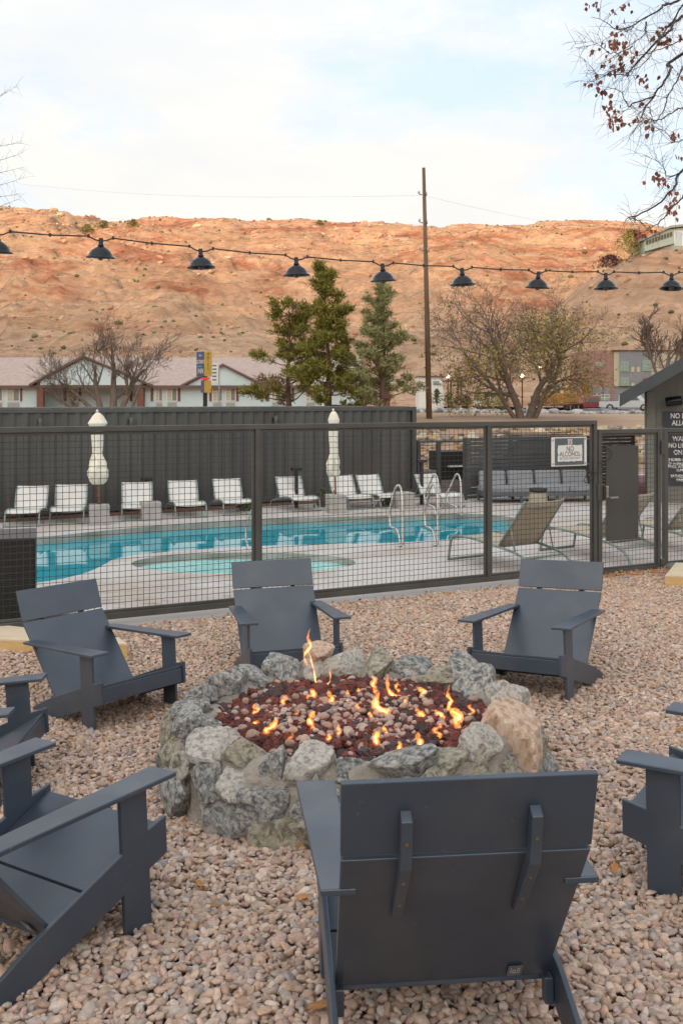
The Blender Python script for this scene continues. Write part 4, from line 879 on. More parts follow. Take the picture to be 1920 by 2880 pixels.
# slat screen
m_slat=mat('slat_paint',(.075,.08,.086),.55,c2=(.058,.062,.068),ns=3,rnd=.1)
SX0,SY0,SX1,SY1=3.07,24.9,8.1,27.6; sa_=math.atan2(SY1-SY0,SX1-SX0); sl=math.hypot(SY1-SY0,SX1-SX0)
ss=empty('slat_screen',(SX0,SY0,DECK),sa_,'dark grey horizontal slat privacy screen behind the outdoor sofa','screen')
sme=MB().box((0,-.012,0),(sl/2-.02,.012,.082)).mesh('slat',m_slat)
for j in range(2):
    for i in range(16): inst('slat',sme,ss,(j*sl/2+.01,-.02,.03+i*.0955))
for i in range(5): MB().box((i*(sl-.08)/4,.0,0),(i*(sl-.08)/4+.08,.07,1.56)).build('post',m_slat,ss)
# outdoor kitchen beside the container
ok=empty('outdoor_kitchen',(2.35,26.6,DECK),rad(22),'outdoor kitchen of grey masonry with black grill box under a dark frame','kitchen')
m_mas=mat('masonry',(.24,.205,.195),.9,c2=(.17,.15,.145),ns=7,bump=.4)
MB().box((-.35,0,0),(.2,.7,.62)).box((.32,0,0),(1.12,.7,.36)).build('masonry_base',m_mas,ok,bevel=.01)
MB().box((.32,-.02,.36),(1.10,.7,1.12)).build('grill_box',m_blk,ok,bevel=.02)
MB().box((.52,-.14,.70),(1.18,-.02,.74)).build('counter',m_white,ok,bevel=.005)
b=MB()
for x in (-.38,.22,1.12): b.box((x,-.03,0),(x+.10,.07,1.36))
b.box((-.38,-.04,1.36),(1.22,.08,1.41)); b.build('frame',m_slat,ok)
# black perforated cabinet behind the fence, far left
cb_=empty('black_cabinet',(-4.25,9.55,DECK),rad(17),'black perforated pump cabinet behind the fence at the left edge','cabinet')
MB().box((0,0,0),(1.27,.8,1.13)).build('casing',m_blk,cb_,bevel=.01)
b=MB()
for i in range(62): b.box((.03,-.012,.05+i*.0165),(1.24,-.003,.05+i*.0165+.007))
for i in range(74): b.box((.03+i*.0165,-.014,.05),(.03+i*.0165+.007,-.0125,1.07))
b.build('grille',mat('grille',(.03,.03,.03),.5),cb_)
# wooden boards at the two sides
m_ply=mat('pale_timber',(.64,.44,.20),.6,c2=(.54,.35,.14),ns=2.5,stretch=(1.5,14,14),bump=.1,bs=30)
def board(pts,h,lb,group=None):
    c=Vector((sum(p[0] for p in pts)/4,sum(p[1] for p in pts)/4)); gz=float(ground(c.x,c.y))
    r=empty('game_board',(c.x,c.y,gz),0,lb,'board','pale timber game boards')
    P=[(p[0]-c.x,p[1]-c.y) for p in pts]
    MB().prism(P,h-.018,h,'z').build('top',mat('pale_ply',(.66,.54,.38),.6,c2=(.58,.46,.30),ns=2.5,stretch=(1,9,9)),r,bevel=.002)
    for i in range(4):
        a=Vector(P[i]);d_=Vector(P[(i+1)%4]); n_=(d_-a).normalized(); q=Vector((-n_.y,n_.x))*.03
        MB().prism([a.lerp(d_,0)*.995,d_*.995,(d_+q-n_*.03)*.995,(a+q+n_*.03)*.995],-.05,h-.0185,'z').build('side_rail',m_ply,r)
board([(-3.6,8.43),(-1.74,8.13),(-1.86,8.36),(-3.6,9.08)],.105,'pale timber board lying on the gravel behind the left chair')
board([(3.58,11.05),(4.75,10.85),(5.0,11.6),(4.0,11.95)],.11,'pale timber board on the gravel at the right edge near the gate')
o=MB().add((ICO_V*np.array([.10,.08,.06])).tolist(),ICO_F).build('grey_boulder',mat('boulder',(.14,.15,.15),.8,ns=9),None,smooth=True,label='small smooth grey stone lying at the foot of the gate hinge post',cat='stone'); p=fpt(7.83,-.16); o.location=(p.x,p.y,float(ground(p.x,p.y))+.03)

# ================================================================== FESTOON LIGHTS
m_enam=mat('black_enamel',(.008,.011,.015),.2,spec=.35); m_glass=bpy.data.materials.new('bulb_glass'); m_glass.use_nodes=True
_b=m_glass.node_tree.nodes['Principled BSDF']; _b.inputs['Base Color'].default_value=(.9,.85,.75,1); _b.inputs['Roughness'].default_value=.05; _b.inputs['Transmission Weight'].default_value=.9
m_cable=mat('rubber_cable',(.015,.015,.015),.5)
LP=[(-6,566),(231,578),(462,601),(681,619),(880,632),(1062,641),(1234,648),(1391,650),(1541,650),(1690,648)]
def lampZ(u): return 1/((77-.01183*u*1.0)/677.9)*1.035
LW=[]
for u,v in LP:
    u*=K; Z=1/(1/9.25+(u-283)/(1887-283)*(1/11.75-1/9.25)); LW.append(at(u,(v+10)*K,Z))
def make_lamp():
    r=empty('festoon_lamp',(0,0,0)); n=28
    MB().lathe([(.018,.085),(.026,.08),(.045,.07),(.078,.045),(.095,.018),(.100,.004),(.118,-.006),(.122,-.012),(.118,-.016),(.096,-.004),(.088,.018),(.07,.042),(.04,.062),(.018,.075)],n).build('shade',m_enam,r,smooth=True)
    MB().lathe([(.001,.15),(.016,.15),(.019,.14),(.019,.10),(.025,.095),(.025,.078),(.001,.078)],16).build('socket',m_enam,r,smooth=True)
    MB().lathe([(.001,-.035),(.014,-.032),(.026,-.018),(.030,0),(.024,.022),(.014,.04),(.013,.07)],16).build('bulb',m_glass,r,smooth=True)
    return r
pr=make_lamp(); q=random.Random(4)
WL=['cut off at the left edge','leftmost whole','second whole from the left','third, left of the tall pine','fourth, above the pale pine','fifth, just right of the utility pole','sixth, above the leafy tree','seventh, third from the right edge','last one before the right edge','beyond']
for i,p in enumerate(LW[:9]):
    o=pr if i==0 else copy_tree(pr); o.location=p; o.scale=(1.12,)*3; o.rotation_euler=(rad(q.uniform(-3,3)),rad(q.uniform(-6,2)),q.uniform(0,6)); tag(o,'black enamel shade lamp on the string: '+WL[i],'string lamp','black lamps on the overhead string')
top=[p+Vector((0,0,.140)) for p in LW]; P=[]
for i in range(len(top)-1):
    a,b_=top[i],top[i+1]; d_=(b_-a)
    P+=[a,a+d_*.06+Vector((0,0,.012)),a+d_*.12+Vector((0,0,.040)),a+d_*.5+Vector((0,0,.030)),a+d_*.88+Vector((0,0,.040)),a+d_*.94+Vector((0,0,.012))]
P.append(top[-1]); P=[top[0]-(top[1]-top[0])*.5]+P
cbm=empty('light_string',P[0],0,'sagging black cable carrying the string of shade lamps across the view','cable')
MB().tube([p-P[0] for p in P],.0068,8).build('cable',m_cable,cbm,smooth=True)
for i in range(len(top)-1):
    for t in (.12,.5,.88):
        c=top[i]+(top[i+1]-top[i])*t+Vector((0,0,.040 if t!=.5 else .030))-P[0]; MB().box((-.009,-.013,-.014),(.009,.013,.016)).build('clip',m_cable,cbm).location=c

# ================================================================== POOL HOUSE
m_side=mat('green_grey_siding',(.17,.17,.15),.7,c2=(.145,.145,.128),ns=2,bump=.15,bs=60,stretch=(4,4,.4)); m_trim=mat('green_grey_trim',(.165,.168,.15),.6); m_fas=mat('dark_fascia',(.05,.062,.068),.55,ns=2)
PR=rad(16); ph=empty('pool_house',(7.5,24.4,DECK),-PR,'grey green pool house with dark gabled roof at the right edge','building')
ax,ztip,sl_=3.6,2.33-DECK,.60
def rz(x): return ztip+ (x+.645)*sl_
def phx(u): k=(u-CX)/F; return (k*24.4-7.5)/(math.cos(PR)+k*math.sin(PR))
def phz(u,v): return CZ-(v-YH)/F*(24.4-math.sin(PR)*phx(u))-DECK    # top of roof over local x, left slope
wl=[(0,0),(7,0),(7,rz(0)-.28),(ax,rz(ax)-.28),(0,rz(0)-.28)]
MB().prism(wl,0,6,'y').build('wall',m_side,ph)
MB().prism([(-.645,rz(-.645)),(ax,rz(ax)),(7.845,rz(-.645)),(7.845,rz(-.645)-.24),(ax,rz(ax)-.24),(-.645,rz(-.645)-.24)],-1.35,6.5,'y').build('roof',m_fas,ph)
MB().prism([(-.67,rz(-.67)-.28),(-.67,rz(-.67)+.02),(ax,rz(ax)+.02),(ax,rz(ax)-.28)],-1.39,-1.352,'y').build('fascia',m_fas,ph)
for a,b_ in (((-.03,0),(.16,rz(-.03)-.30)),): MB().box((a[0],-.03,a[1]),(b_[0],-.002,b_[1])).build('corner_trim',m_trim,ph)
MB().box((.16,-.022,1.92),(5,-.002,1.935)).build('batten',m_trim,ph)
for i in range(8): MB().box((.5+i*.42,-.014,0),(.515+i*.42,-.001,1.9)).build('batten',m_trim,ph)
def phw(x,z,y=-.03): c_,s_=math.cos(PR),math.sin(PR); return (7.5+x*c_+y*s_,24.4-x*s_+y*c_,DECK+z)
sp_=empty('floodlight',phw(phx(1893),phz(1893,1128)),-PR,'black cylindrical floodlight mounted high on the pool house wall','lamp'); MB().lathe([(.001,-.19),(.10,-.19),(.115,-.17),(.115,.16),(.10,.18),(.08,.19),(.07,.12),(.001,.12)],24).build('lamp_body',m_enam,sp_,smooth=True).matrix_local=T((0,-.22,0))@Matrix.Rotation(rad(84),4,'Y'); MB().box((-.05,-.14,-.05),(.05,0,.05)).build('bracket',m_blk,sp_)
def wsign(x0,x1,v0,v1,lb,lines):
    x0=phx(1863); x1=x0+1.08; uc=1915; z1=phz(uc,v0); z0=phz(uc,v1); o=empty('warning_sign',phw(x0,z0),-PR,lb,'sign','navy warning signs on the pool house')
    MB().box((0,-.02,0),(x1-x0,0,z1-z0)).build('board',m_navy,o,bevel=.003)
    for s,v,px,sx_ in lines: text(s,px/F*24.37/.70,m_letter,o,T(((x1-x0)/2,-.0215,phz(uc,v)-z0)),sxx=sx_,ext=.0008,kw=.002)
wsign(7.84,9.04,1157,1202,'navy sign with white letters reading NO DIVING ALLOWED, partly cut by the frame',[('NO DIVING',1170,14,.80),('ALLOWED',1190,14,.80)])
wsign(7.84,9.04,1216,1364,'tall navy warning sign below the no diving sign, seen through the fence',[('WARNING',1234,13,.8),('NO LIFEGUARD',1253,13,.72),('ON DUTY',1272.5,13,.8),('CHILDREN UNDER THE AGE',1293,7.5,.75),('OF 14 SHALL NOT USE THE',1303.5,7.5,.75),('POOL WITHOUT ADULT',1313,7.5,.8),('SUPERVISION',1323,7.5,.8),('BATHERS SHALL NOT',1339,7.5,.8),('SWIM ALONE',1350,7.5,.8)])
# picnic table and bike glimpsed between gate and pool house
pt_=empty('picnic_table',(7.55,28.2,DECK),0,'pale timber picnic table glimpsed between the gate and the pool house','table')
MB().box((-.6,0,.66),(.6,.7,.72)).build('table_top',m_ply,pt_); MB().box((-.6,-.35,.38),(.6,-.1,.42)).build('bench',m_ply,pt_)
for x in (-.3,.3): MB().tube([(x-.15,0,0),(x,.3,.66)],.03,6).tube([(x+.15,.6,0),(x,.3,.66)],.03,6).build('leg',m_blk,pt_)
MB().box((5.5,26.5,DECK-.02),(11,33,DECK+.008)).build('red_paving',mat('red_paving',(.26,.10,.08),.9,ns=3),kind='structure')

# ================================================================== CARS
m_tyre=mat('tyre',(.02,.02,.02),.8); m_carg=mat('car_glass',(.10,.14,.15),.08,spec=.8); m_tail=mat('tail_light',(.45,.03,.03),.3)
def car(name,lb,cat,x,y,z,rz_,body,prof,gl,L,Wd,wr,wx,extra=None):
    r=empty(name,(x,y,z),rz_,lb,cat); h=Wd/2
    o=MB().prism(prof,-h,h,'y').build('body',body,r,bevel=.05)
    b=MB(); b.prism(gl,-h-.004,h+.004,'y'); b.build('side_window',m_carg,r)
    for s in (-1,1):
        for wxx in wx:
            wo_=empty('w',(0,0,0)); bpy.data.objects.remove(wo_)
            ty=MB().lathe([(.0,-.11),(wr*.62,-.11),(wr*.95,-.11),(wr,-.08),(wr,.08),(wr*.95,.11),(wr*.62,.11),(0,.11)],20).build('wheel',m_tyre,r,smooth=True); ty.matrix_local=T((wxx,s*(h-.09),wr))@Matrix.Rotation(rad(90),4,'X')
            MB().lathe([(.001,-.118),(wr*.3,-.118),(wr*.6,-.112),(wr*.6,.112),(wr*.3,.118),(.001,.118)],10).build('rim',m_chrome,ty)
    if extra: extra(r,h)
    return r
m_bc=mat('black_car_paint',(.018,.02,.024),.2,spec=.8); m_wc=mat('white_car_paint',(.52,.53,.54),.3); m_rc=mat('red_car_paint',(.22,.03,.035),.35)
suvp=[(0,.35),(.05,.75),(.25,.95),(1.25,1.08),(1.85,1.60),(2.2,1.68),(4.0,1.66),(4.45,1.15),(4.6,.9),(4.6,.4),(4.2,.28),(.4,.25)]
suvg=[(1.42,1.12),(1.92,1.55),(3.95,1.55),(4.25,1.15)]
def ex_suv(r,h):
    MB().prism([(1.27,1.09),(1.84,1.585),(1.87,1.57),(1.31,1.075)],-h*.85,h*.85,'y').build('windscreen',m_carg,r)
    for s in (-1,1): MB().box((-.01,s*.6-.15,.68),(.08,s*.6+.15,.80)).build('headlight',m_chrome,r)
    MB().box((-.012,-.4,.45),(.04,.4,.78)).build('grille',m_blk,r)
    for s in (-1,1): MB().box((1.5,s*(h*.85)-.02,1.70),(4.0,s*(h*.85)+.02,1.73)).build('roof_rail',m_chrome,r)
car('parked_car','black SUV parked behind the slat screen with only its windows and roof showing','car',3.25,30.2,DECK-.26,rad(12),m_bc,suvp,suvg,4.6,1.85,.36,(.95,3.65),ex_suv)
pick=[(0,.55),(0,1.05),(2.05,1.08),(2.1,1.75),(2.4,1.85),(3.9,1.84),(4.5,1.18),(5.6,1.05),(5.75,.6),(5.5,.4),(.1,.42)]
pkg=[(2.28,1.15),(2.32,1.68),(3.85,1.70),(4.25,1.18)]
def ex_pk(r,h):
    MB().box((-.06,-h,.42),(.05,h,.62)).build('bumper',m_chrome,r,bevel=.02)
    for s in (-1,1): MB().box((-.012,s*(h-.09)-.07,.72),(.10,s*(h-.09)+.07,1.02)).build('tail_light',m_tail,r)
    MB().box((-.014,-.08,.86),(0,.08,.92)).build('handle',m_blk,r); MB().box((-.014,-.14,.62),(0,.14,.72)).build('licence_plate',m_slate,r)
PY=108.; pz=float(tz(np.array([30.]),np.array([PY]))[0])
def ux(u,Y): return (u-CX)/F*Y
car('pickup_truck','white pickup truck parked on the road beyond the bank, tailgate towards us','pickup',ux(1690,PY),PY,pz,rad(-28),m_wc,pick,pkg,5.75,1.95,.40,(1.15,4.7),ex_pk)
car('pickup_truck','second white pickup mostly hidden behind the pool house roof tip','pickup',ux(1800,PY+2),PY+3,pz,rad(-4),m_wc,pick,pkg,5.75,1.95,.40,(1.15,4.7),ex_pk)
def ex_red(r,h):
    MB().box((4.592,-h*.7,1.0),(4.62,h*.7,1.45)).build('rear_window',m_carg,r)
    for s in (-1,1): MB().box((4.59,s*(h-.1)-.06,.7),(4.62,s*(h-.1)+.06,1.0)).build('tail_light',m_tail,r)
car('parked_car','red SUV parked left of the white pickup truck','car',ux(1668,PY)+1.0,PY+4.4,pz,rad(-105),m_rc,suvp,suvg,4.6,1.85,.36,(.95,3.65),ex_red)
m_yel=mat('machine_yellow',(.33,.16,.04),.6); m_rust=mat('trailer_brown',(.12,.06,.04),.8)
ex=empty('excavator',(ux(1600,PY),PY+6,pz),rad(8),'orange yellow digger on a trailer behind the leafy tree','digger')
MB().box((-1.6,-1.1,.9),(2.2,1.1,2.0)).build('body',m_yel,ex,bevel=.1); MB().box((-1.2,-.8,2.0),(.1,.8,3.0)).build('cab',m_carg,ex,bevel=.08); MB().tube([(.8,0,1.8),(2.2,0,3.9),(3.4,0,3.6)],.22,6).build('boom',m_yel,ex); MB().tube([(3.4,0,3.6),(3.9,0,1.6)],.16,6).build('arm',m_yel,ex)
tl=empty('trailer',(ux(1590,PY),PY+3.5,pz),rad(4),'low brown equipment trailer with three wheels showing','trailer'); MB().box((-3.2,-1.1,.55),(3.6,1.1,.85)).box((-2.9,-1,.85),(-1.2,1,1.7)).build('bed',m_rust,tl)
for x in (.6,1.5,2.4): MB().lathe([(0,-.15),(.36,-.15),(.38,0),(.36,.15),(0,.15)],16).build('wheel',m_tyre,tl).matrix_local=T((x,-1.0,.38))@Matrix.Rotation(rad(90),4,'X')

# ================================================================== BANK, ROAD
rsx=np.random.RandomState(9)
m_rip=tint_mat('riprap_stone',.9,8,.2,.6,12,.03,.3); ngr=scatter_group('riprap_scatter',m_rip,.9,1.4,2,6)
n=1500; X=rsx.uniform(-2,24,n); Y=rsx.uniform(34.2,39.0,n); Z=tz(X,Y)+.03; s=np.exp(rsx.normal(math.log(.12),.3,n))
RC=np.array([(.46,.36,.25),(.38,.27,.17),(.50,.42,.33),(.30,.24,.20),(.42,.30,.17)])
scatter('riprap',np.c_[X,Y,Z],np.c_[rsx.uniform(-.6,.6,n),rsx.uniform(-.6,.6,n),rsx.uniform(0,6.3,n)],np.c_[s*1.3,s,s*.7],RC[rsx.choice(5,n)]*rsx.uniform(.8,1.15,n)[:,None],ngr,m_rip,label='bank of broken tan stones behind the slat screen',kind='stuff')
n=420; X=rsx.uniform(4,34,n); Y=rsx.normal(57,.5,n); Z=tz(X,Y)+.05; s=np.exp(rsx.normal(math.log(.13),.35,n)); GC=np.array([(.36,.35,.34),(.25,.25,.25),(.45,.42,.39)])
scatter('kerb_stones',np.c_[X,Y,Z],np.c_[rsx.uniform(-.6,.6,n),rsx.uniform(-.6,.6,n),rsx.uniform(0,6.3,n)],np.c_[s*1.5,s,s*.7],GC[rsx.choice(3,n)],ngr,m_rip,label='row of grey stones edging the top of the dirt bank',kind='stuff')
m_road=mat('asphalt',(.17,.17,.18),.9,ns=.3)
def strip(name,pts,w_,mt,dz=.02):
    b=MB(); V=[]
    for i,(x,y) in enumerate(pts):
        a=Vector(pts[max(i-1,0)]);c=Vector(pts[min(i+1,len(pts)-1)]); d_=(c-a).normalized(); n_=Vector((-d_.y,d_.x))*w_
        for s in (-1,1): px,py=x+n_.x*s,y+n_.y*s; V.append((px,py,float(tz(np.array([px]),np.array([py]))[0])+dz))
    b.add(V,[(2*i,2*i+1,2*i+3,2*i+2) for i in range(len(pts)-1)]).build(name,mt,kind='structure')
strip('road',[(6+i*1.2,92-i*.35+(i*.1)**2) for i in range(30)],3.0,m_road,.25)
strip('road',[(20+i*2.0,108) for i in range(18)],5.0,m_road,.12)

# ================================================================== MOTEL
MY=80.; m_mw=mat('pale_blue_wall',(.55,.66,.68),.85,c2=(.51,.62,.64),ns=1.5); m_mr=mat('shingle_roof',(.45,.355,.315),.95,c2=(.38,.295,.26),ns=3,bump=.3,bs=8,detail=8); m_mt=mat('brown_trim',(.14,.085,.07),.7); m_win=mat('window_glass',(.22,.25,.24),.15,spec=.7); m_cur=mat('curtain',(.50,.47,.37),.9); m_brick=mat('dark_brick',(.20,.085,.065),.9,ns=6)
def mx_(u): return (u-CX)/F*MY
def mz_(v): return CZ-(v-YH)/F*MY
mo=empty('motel_building',(mx_(300),MY,1.2),0,'long pale blue motel with a pinkish shingle roof and two gables behind the container','building'); ox,oz=mx_(300),1.2
def ml(u,v): return (mx_(u)-ox,mz_(v)-oz)
xL,ze=ml(-200,1088); xR,_=ml(1010,1088)
xg0,_=ml(112,1000); xg1,_=ml(408,1000)
MB().box((xL,0,-.6),(xg0,9,ze)).box((xg0,2.0,-.6),(xg1,9,ze)).box((xg1,0,-.6),(xR,9,ze)).build('wall',m_mw,mo)
_,zr=ml(0,997)
b=MB().add([(xL-.4,-.6,ze),(xR+.4,-.6,ze),(xR+.4,5.2,zr),(xL-.4,5.2,zr),(xR+.4,11,ze),(xL-.4,11,ze)],[(0,1,2,3),(3,2,4,5),(0,3,5),(1,4,2),(0,5,4,1)]); b.build('roof',m_mr,mo)
MB().box((xL-.4,-.66,ze-.10),(xR+.4,-.601,ze+.12)).build('fascia',m_mt,mo)
def gable(ul,ua,ur,va,vf,y0,wallbot):
    l,zf=ml(ul,vf); a,za=ml(ua,va); r,_=ml(ur,vf)
    MB().prism([(l,zf),(r,zf),(a,za)],y0+.12,y0+.3,'y').build('gable_wall',m_mw,mo) if wallbot is None else MB().prism([(l+.6,wallbot),(r-.6,wallbot),(r-.6,zf+.35),(a,za-.1),(l+.6,zf+.35)],y0+.12,y0+.3,'y').build('gable_wall',m_mw,mo)
    t=.17
    for (x0,z0,x1,z1) in ((l-.25,zf-.05,a,za+.02),(a,za+.02,r+.25,zf-.05)):
        MB().prism([(x0,z0),(x1,z1),(x1,z1+t),(x0,z0+t)],y0-.15,y0+.0,'y').build('gable_fascia',m_mt,mo)
        MB().prism([(x0,z0+t),(x1,z1+t),(x1,z1+t+.05),(x0,z0+t+.05)],y0-.15,5.2,'y').build('gable_roof',m_mr,mo)
gable(99.5,242,422,1006.6,1085,-.8,ml(0,1083)[1]); gable(520,629,740,1030,1087,-.5,None)
MB().box((xg0-.1,-.68,ze-.02),(xg1+.1,2,ze+.02)).build('porch_ceiling',m_mt,mo)
for u in (118.5,398.5): x,_=ml(u,0); MB().box((x-.25,-.62,-.6),(x+.25,-.1,ze+(.5 if 1 else 0))).build('porch_post',m_brick,mo)
def window(u0,u1,v0,v1,y,par=mo,lit=False,curt=m_cur):
    x0,z1=ml(u0,v0); x1,z0=ml(u1,v1); w=MB().box((x0-.05,y-.06,z0-.05),(x1+.05,y-.002,z1+.05)).build('window',m_white,par)
    for k in range(2):
        a=x0+(x1-x0)*k/2+.03; c=x0+(x1-x0)*(k+1)/2-.03; MB().box((a,y-.075,z0+.02),(c,y-.061,z1-.02)).build('pane',curt if k==(0) else m_win,w)
    b=MB()
    for k in range(1,4): zz=z0+(z1-z0)*k/4; b.box((x0,y-.085,zz-.012),(x0+(x1-x0)/2,y-.0755,zz+.012))
    b.build('muntin',m_white,w)
    MB().box((x0+.05,y-.10,z0-.50),(x1-.05,y-.002,z0-.15)).build('air_conditioner',mat('beige_unit',(.36,.35,.31),.7),par)
def shutter(u0,u1,v0,v1,y): x0,z1=ml(u0,v0); x1,z0=ml(u1,v1); MB().box((x0,y-.05,z0),(x1,y-.002,z1)).build('shutter',m_brick,mo)
for (a,c,y) in ((-14,7,0),(21,55,0),(173,200,2.0),(470,498,0),(438,457,0),(598,625,0),(635,662,0),(764,786,0),(-110,-80,0),(860,885,0)): window(a,c,1092,1127,y)
for a,c,y in ((55.5,62.5,0),(160,168,2),(203,210,2),(350,357,2),(424,431,0),(499,507,0),(589,597,0),(663,671,0),(749,757,0),(820,827,0)): shutter(a,c,1091,1128,y)
for (u,v,h) in ((18,1054,.12),(459,1055,.12),(109,1038,.55)): x,z=ml(u,v); MB().box((x-.12,2.2,z-.2),(x+.12,2.5,z+h)).build('roof_vent',m_mt if h<.3 else m_white,mo)

# ================================================================== MOTEL SIGN, SMALL SIGN
m_blue=mat('sign_blue',(.055,.075,.19),.5); m_yell=mat('sign_yellow',(.62,.40,.07),.5); m_cyan=mat('sign_cyan',(.05,.45,.55),.5); m_pink=mat('sign_pink',(.65,.06,.12),.5)
SY=46.; sp=at(577,1124,SY); ms=empty('motel_sign',(sp.x,SY,1.3),0,'blue and yellow motel pylon sign standing behind the container','sign')
ang=rad(62); sM=Matrix.Rotation(0,4,'Z')
def sz(v): return CZ-(v-YH)/F*SY-1.3
MB().box((-.09,-.09,-.4),(.09,.09,sz(1058))).build('pole',m_blk,ms)
def signbox(v0,v1,wb,wy,nm):
    # corner box: blue face turned left, yellow end turned right
    h0,h1=sz(v1),sz(v0); a=Vector((0,-.30)); l=a+Vector((-wb,.42)); r=a+Vector((wy,.16)); k=l+r-a
    b=MB(); P=[l,a,r,k]; b.v=[(p.x,p.y,h0) for p in P]+[(p.x,p.y,h1) for p in P]; b.f=[(0,1,5,4),(1,2,6,5),(2,3,7,6),(3,0,4,7),(4,5,6,7),(3,2,1,0)]; b.m=[0,1,0,1,1,1]
    b.build(nm,[m_blue,m_yell],ms)
    return a,l,r,h0,h1
a,l,r,h0,h1=signbox(989,1058,.42,.33,'sign_box')
def face(pA,pB,t,z,off=.006): p=pA.lerp(pB,t); d_=(pB-pA).normalized(); n_=Vector((d_.y,-d_.x)); p=p+n_*off; return T((p.x,p.y,z))@Matrix.Rotation(math.atan2(d_.y,d_.x),4,'Z')
hh=h1-h0
text('the',.16,m_letter,ms,face(l,a,.5,h1-.15*hh),ext=.002)
text('GATEWAY',.26,m_letter,ms,face(l,a,.52,h1-.42*hh),sxx=.50,ext=.002); text('A',.24,m_pink,ms,face(l,a,.30,h1-.42*hh,.009),sxx=.5,ext=.002)
MB().box((-.22,-.004,-.02),(.10,.0,.03)).build('swoosh',m_cyan,ms).matrix_local=face(l,a,.5,h1-.60*hh,.008)
text('INN',.34,m_letter,ms,face(l,a,.55,h1-.80*hh),sxx=.7,ext=.002)
for i,c in enumerate('MOTEL'): text(c,.17,m_ink,ms,face(a,r,.5,h1-(.10+.145*i)*hh),sxx=.9,ext=.002)
a,l,r,h0,h1=signbox(1070,1104,.22,.30,'sign_box')
for i in range(4): text('ROOMS RATES' if i%2 else 'VACANCY POOL',.05,m_letter,ms,face(l,a,.5,h1-.12-.12*i),sxx=.5,ext=.001) if 0 else None
MB().box((-.16,-.18,sz(1068)),(.20,.1,sz(1061))).build('led_panel',emis('led_red',(.6,.04,.04),.5),ms)
p=at(616,1075,50.); s2=empty('street_sign',(p.x,50,1.3),0,'narrow white sign panel on a thin pole right of the motel sign','sign')
zz=lambda v: CZ-(v-YH)/F*50-1.3
MB().tube([(0,0,-.4),(0,0,zz(1026))],.03,6).build('pole',mat('galvanised',(.35,.36,.36),.5),s2)
MB().box((-.38,-.05,zz(1075)),(-.03,-.03,zz(1021))).build('sign_panel',m_white,s2)
for i in range(5): MB().box((-.33,-.056,zz(1070-i*10)),(-.12,-.051,zz(1066-i*10))).build('print',m_slate,s2)

# ================================================================== UTILITY POLE
UY=44.; p0=at(1207,1178,UY); p1=at(1191,471,UY); m_pole=mat('weathered_pole',(.20,.13,.08),.9,c2=(.13,.085,.055),ns=3,stretch=(6,6,.3),bump=.5,bs=12)
up=empty('utility_pole',p0,0,'tall weathered brown utility pole leaning slightly left behind the pool','pole')
MB().tube([Vector((0,0,-.4)),(p1-p0)*.5,(p1-p0)],[.135,.105,.072],14).build('shaft',m_pole,up,smooth=True)
for v in (547,626,704):
    t=(1178-v)/(1178-471); c=(p1-p0)*t
    b=MB().tube([c+Vector((-.10,0,0)),c+Vector((-.20,0,.02)),c+Vector((-.24,0,.08))],.03,6); b.tube([c+Vector((-.24,0,.06)),c+Vector((-.24,0,.16))],.045,8); b.box((c.x+.06,-.16,c.z-.06),(c.x+.11,-.06,c.z+.10)); b.build('insulator',mat('porcelain',(.45,.46,.46),.3),up,smooth=True)
m_line=mat('wire_line',(.45,.45,.45),.5)
for (ua,va,Za,ub,vb,Zb,lb) in ((60,517,70,1180,549,44,'upper power line running left from the utility pole'),(1190,549,44,1760,640,80,'upper power line running right from the utility pole'),(300,612,70,1180,629,44,'lower power line running left from the utility pole')):
    A,B=at(ua,va,Za),at(ub,vb,Zb); pts=[A.lerp(B,k/14)-Vector((0,0,1.6*math.sin(math.pi*k/14)*.25)) for k in range(15)]
    MB().tube(pts,.0045,4).build('power_line',m_line,None,label=lb,cat='power line',group='power lines')

# ================================================================== TREES
m_bark=mat('grey_bark',(.19,.14,.112),.95,c2=(.12,.09,.072),ns=8,bump=.4); m_barkp=mat('pine_bark',(.17,.10,.065),.95,c2=(.10,.065,.045),ns=8)
def grow(b,p,d,L,r,lvl,rg,cfg,tips,sides):
    n=cfg.get('seg',5); pts=[p.copy()]; dd=d.copy(); q=p.copy()
    for i in range(n):
        dd=(dd+Vector((rg.gauss(0,1),rg.gauss(0,1),rg.gauss(0,1)))*cfg['wig']+Vector((0,0,cfg['up'][min(lvl,len(cfg['up'])-1)]))).normalized(); q=q+dd*(L/n); pts.append(q.copy())
    rs_=[max(r*(1-.72*i/n),cfg['rmin']) for i in range(n+1)]
    b.tube(pts,rs_,sides[min(lvl,len(sides)-1)],cap=False)
    if lvl>=cfg['levels']: tips.append((pts[-1],dd)); tips.append((pts[-2],dd)); return
    k=cfg['kids'][min(lvl,len(cfg['kids'])-1)]
    for c in range(k):
        t=cfg.get('t0',.3)+(1-cfg.get('t0',.3))*(c+rg.random()*.8)/k; i=min(int(t*n),n-1); base=pts[i].lerp(pts[i+1],t*n-i)
        ax=(pts[i+1]-pts[i]).normalized(); pr_=ax.orthogonal().normalized(); pr_.rotate(Matrix.Rotation(rg.uniform(0,6.28),3,ax))
        an=rad(rg.uniform(*cfg['ang'])); nd=(ax*math.cos(an)+pr_*math.sin(an)).normalized()
        grow(b,base,nd,L*rg.uniform(*cfg['len']),max(rs_[i]*cfg['rr'],cfg['rmin']),lvl+1,rg,cfg,tips,sides)
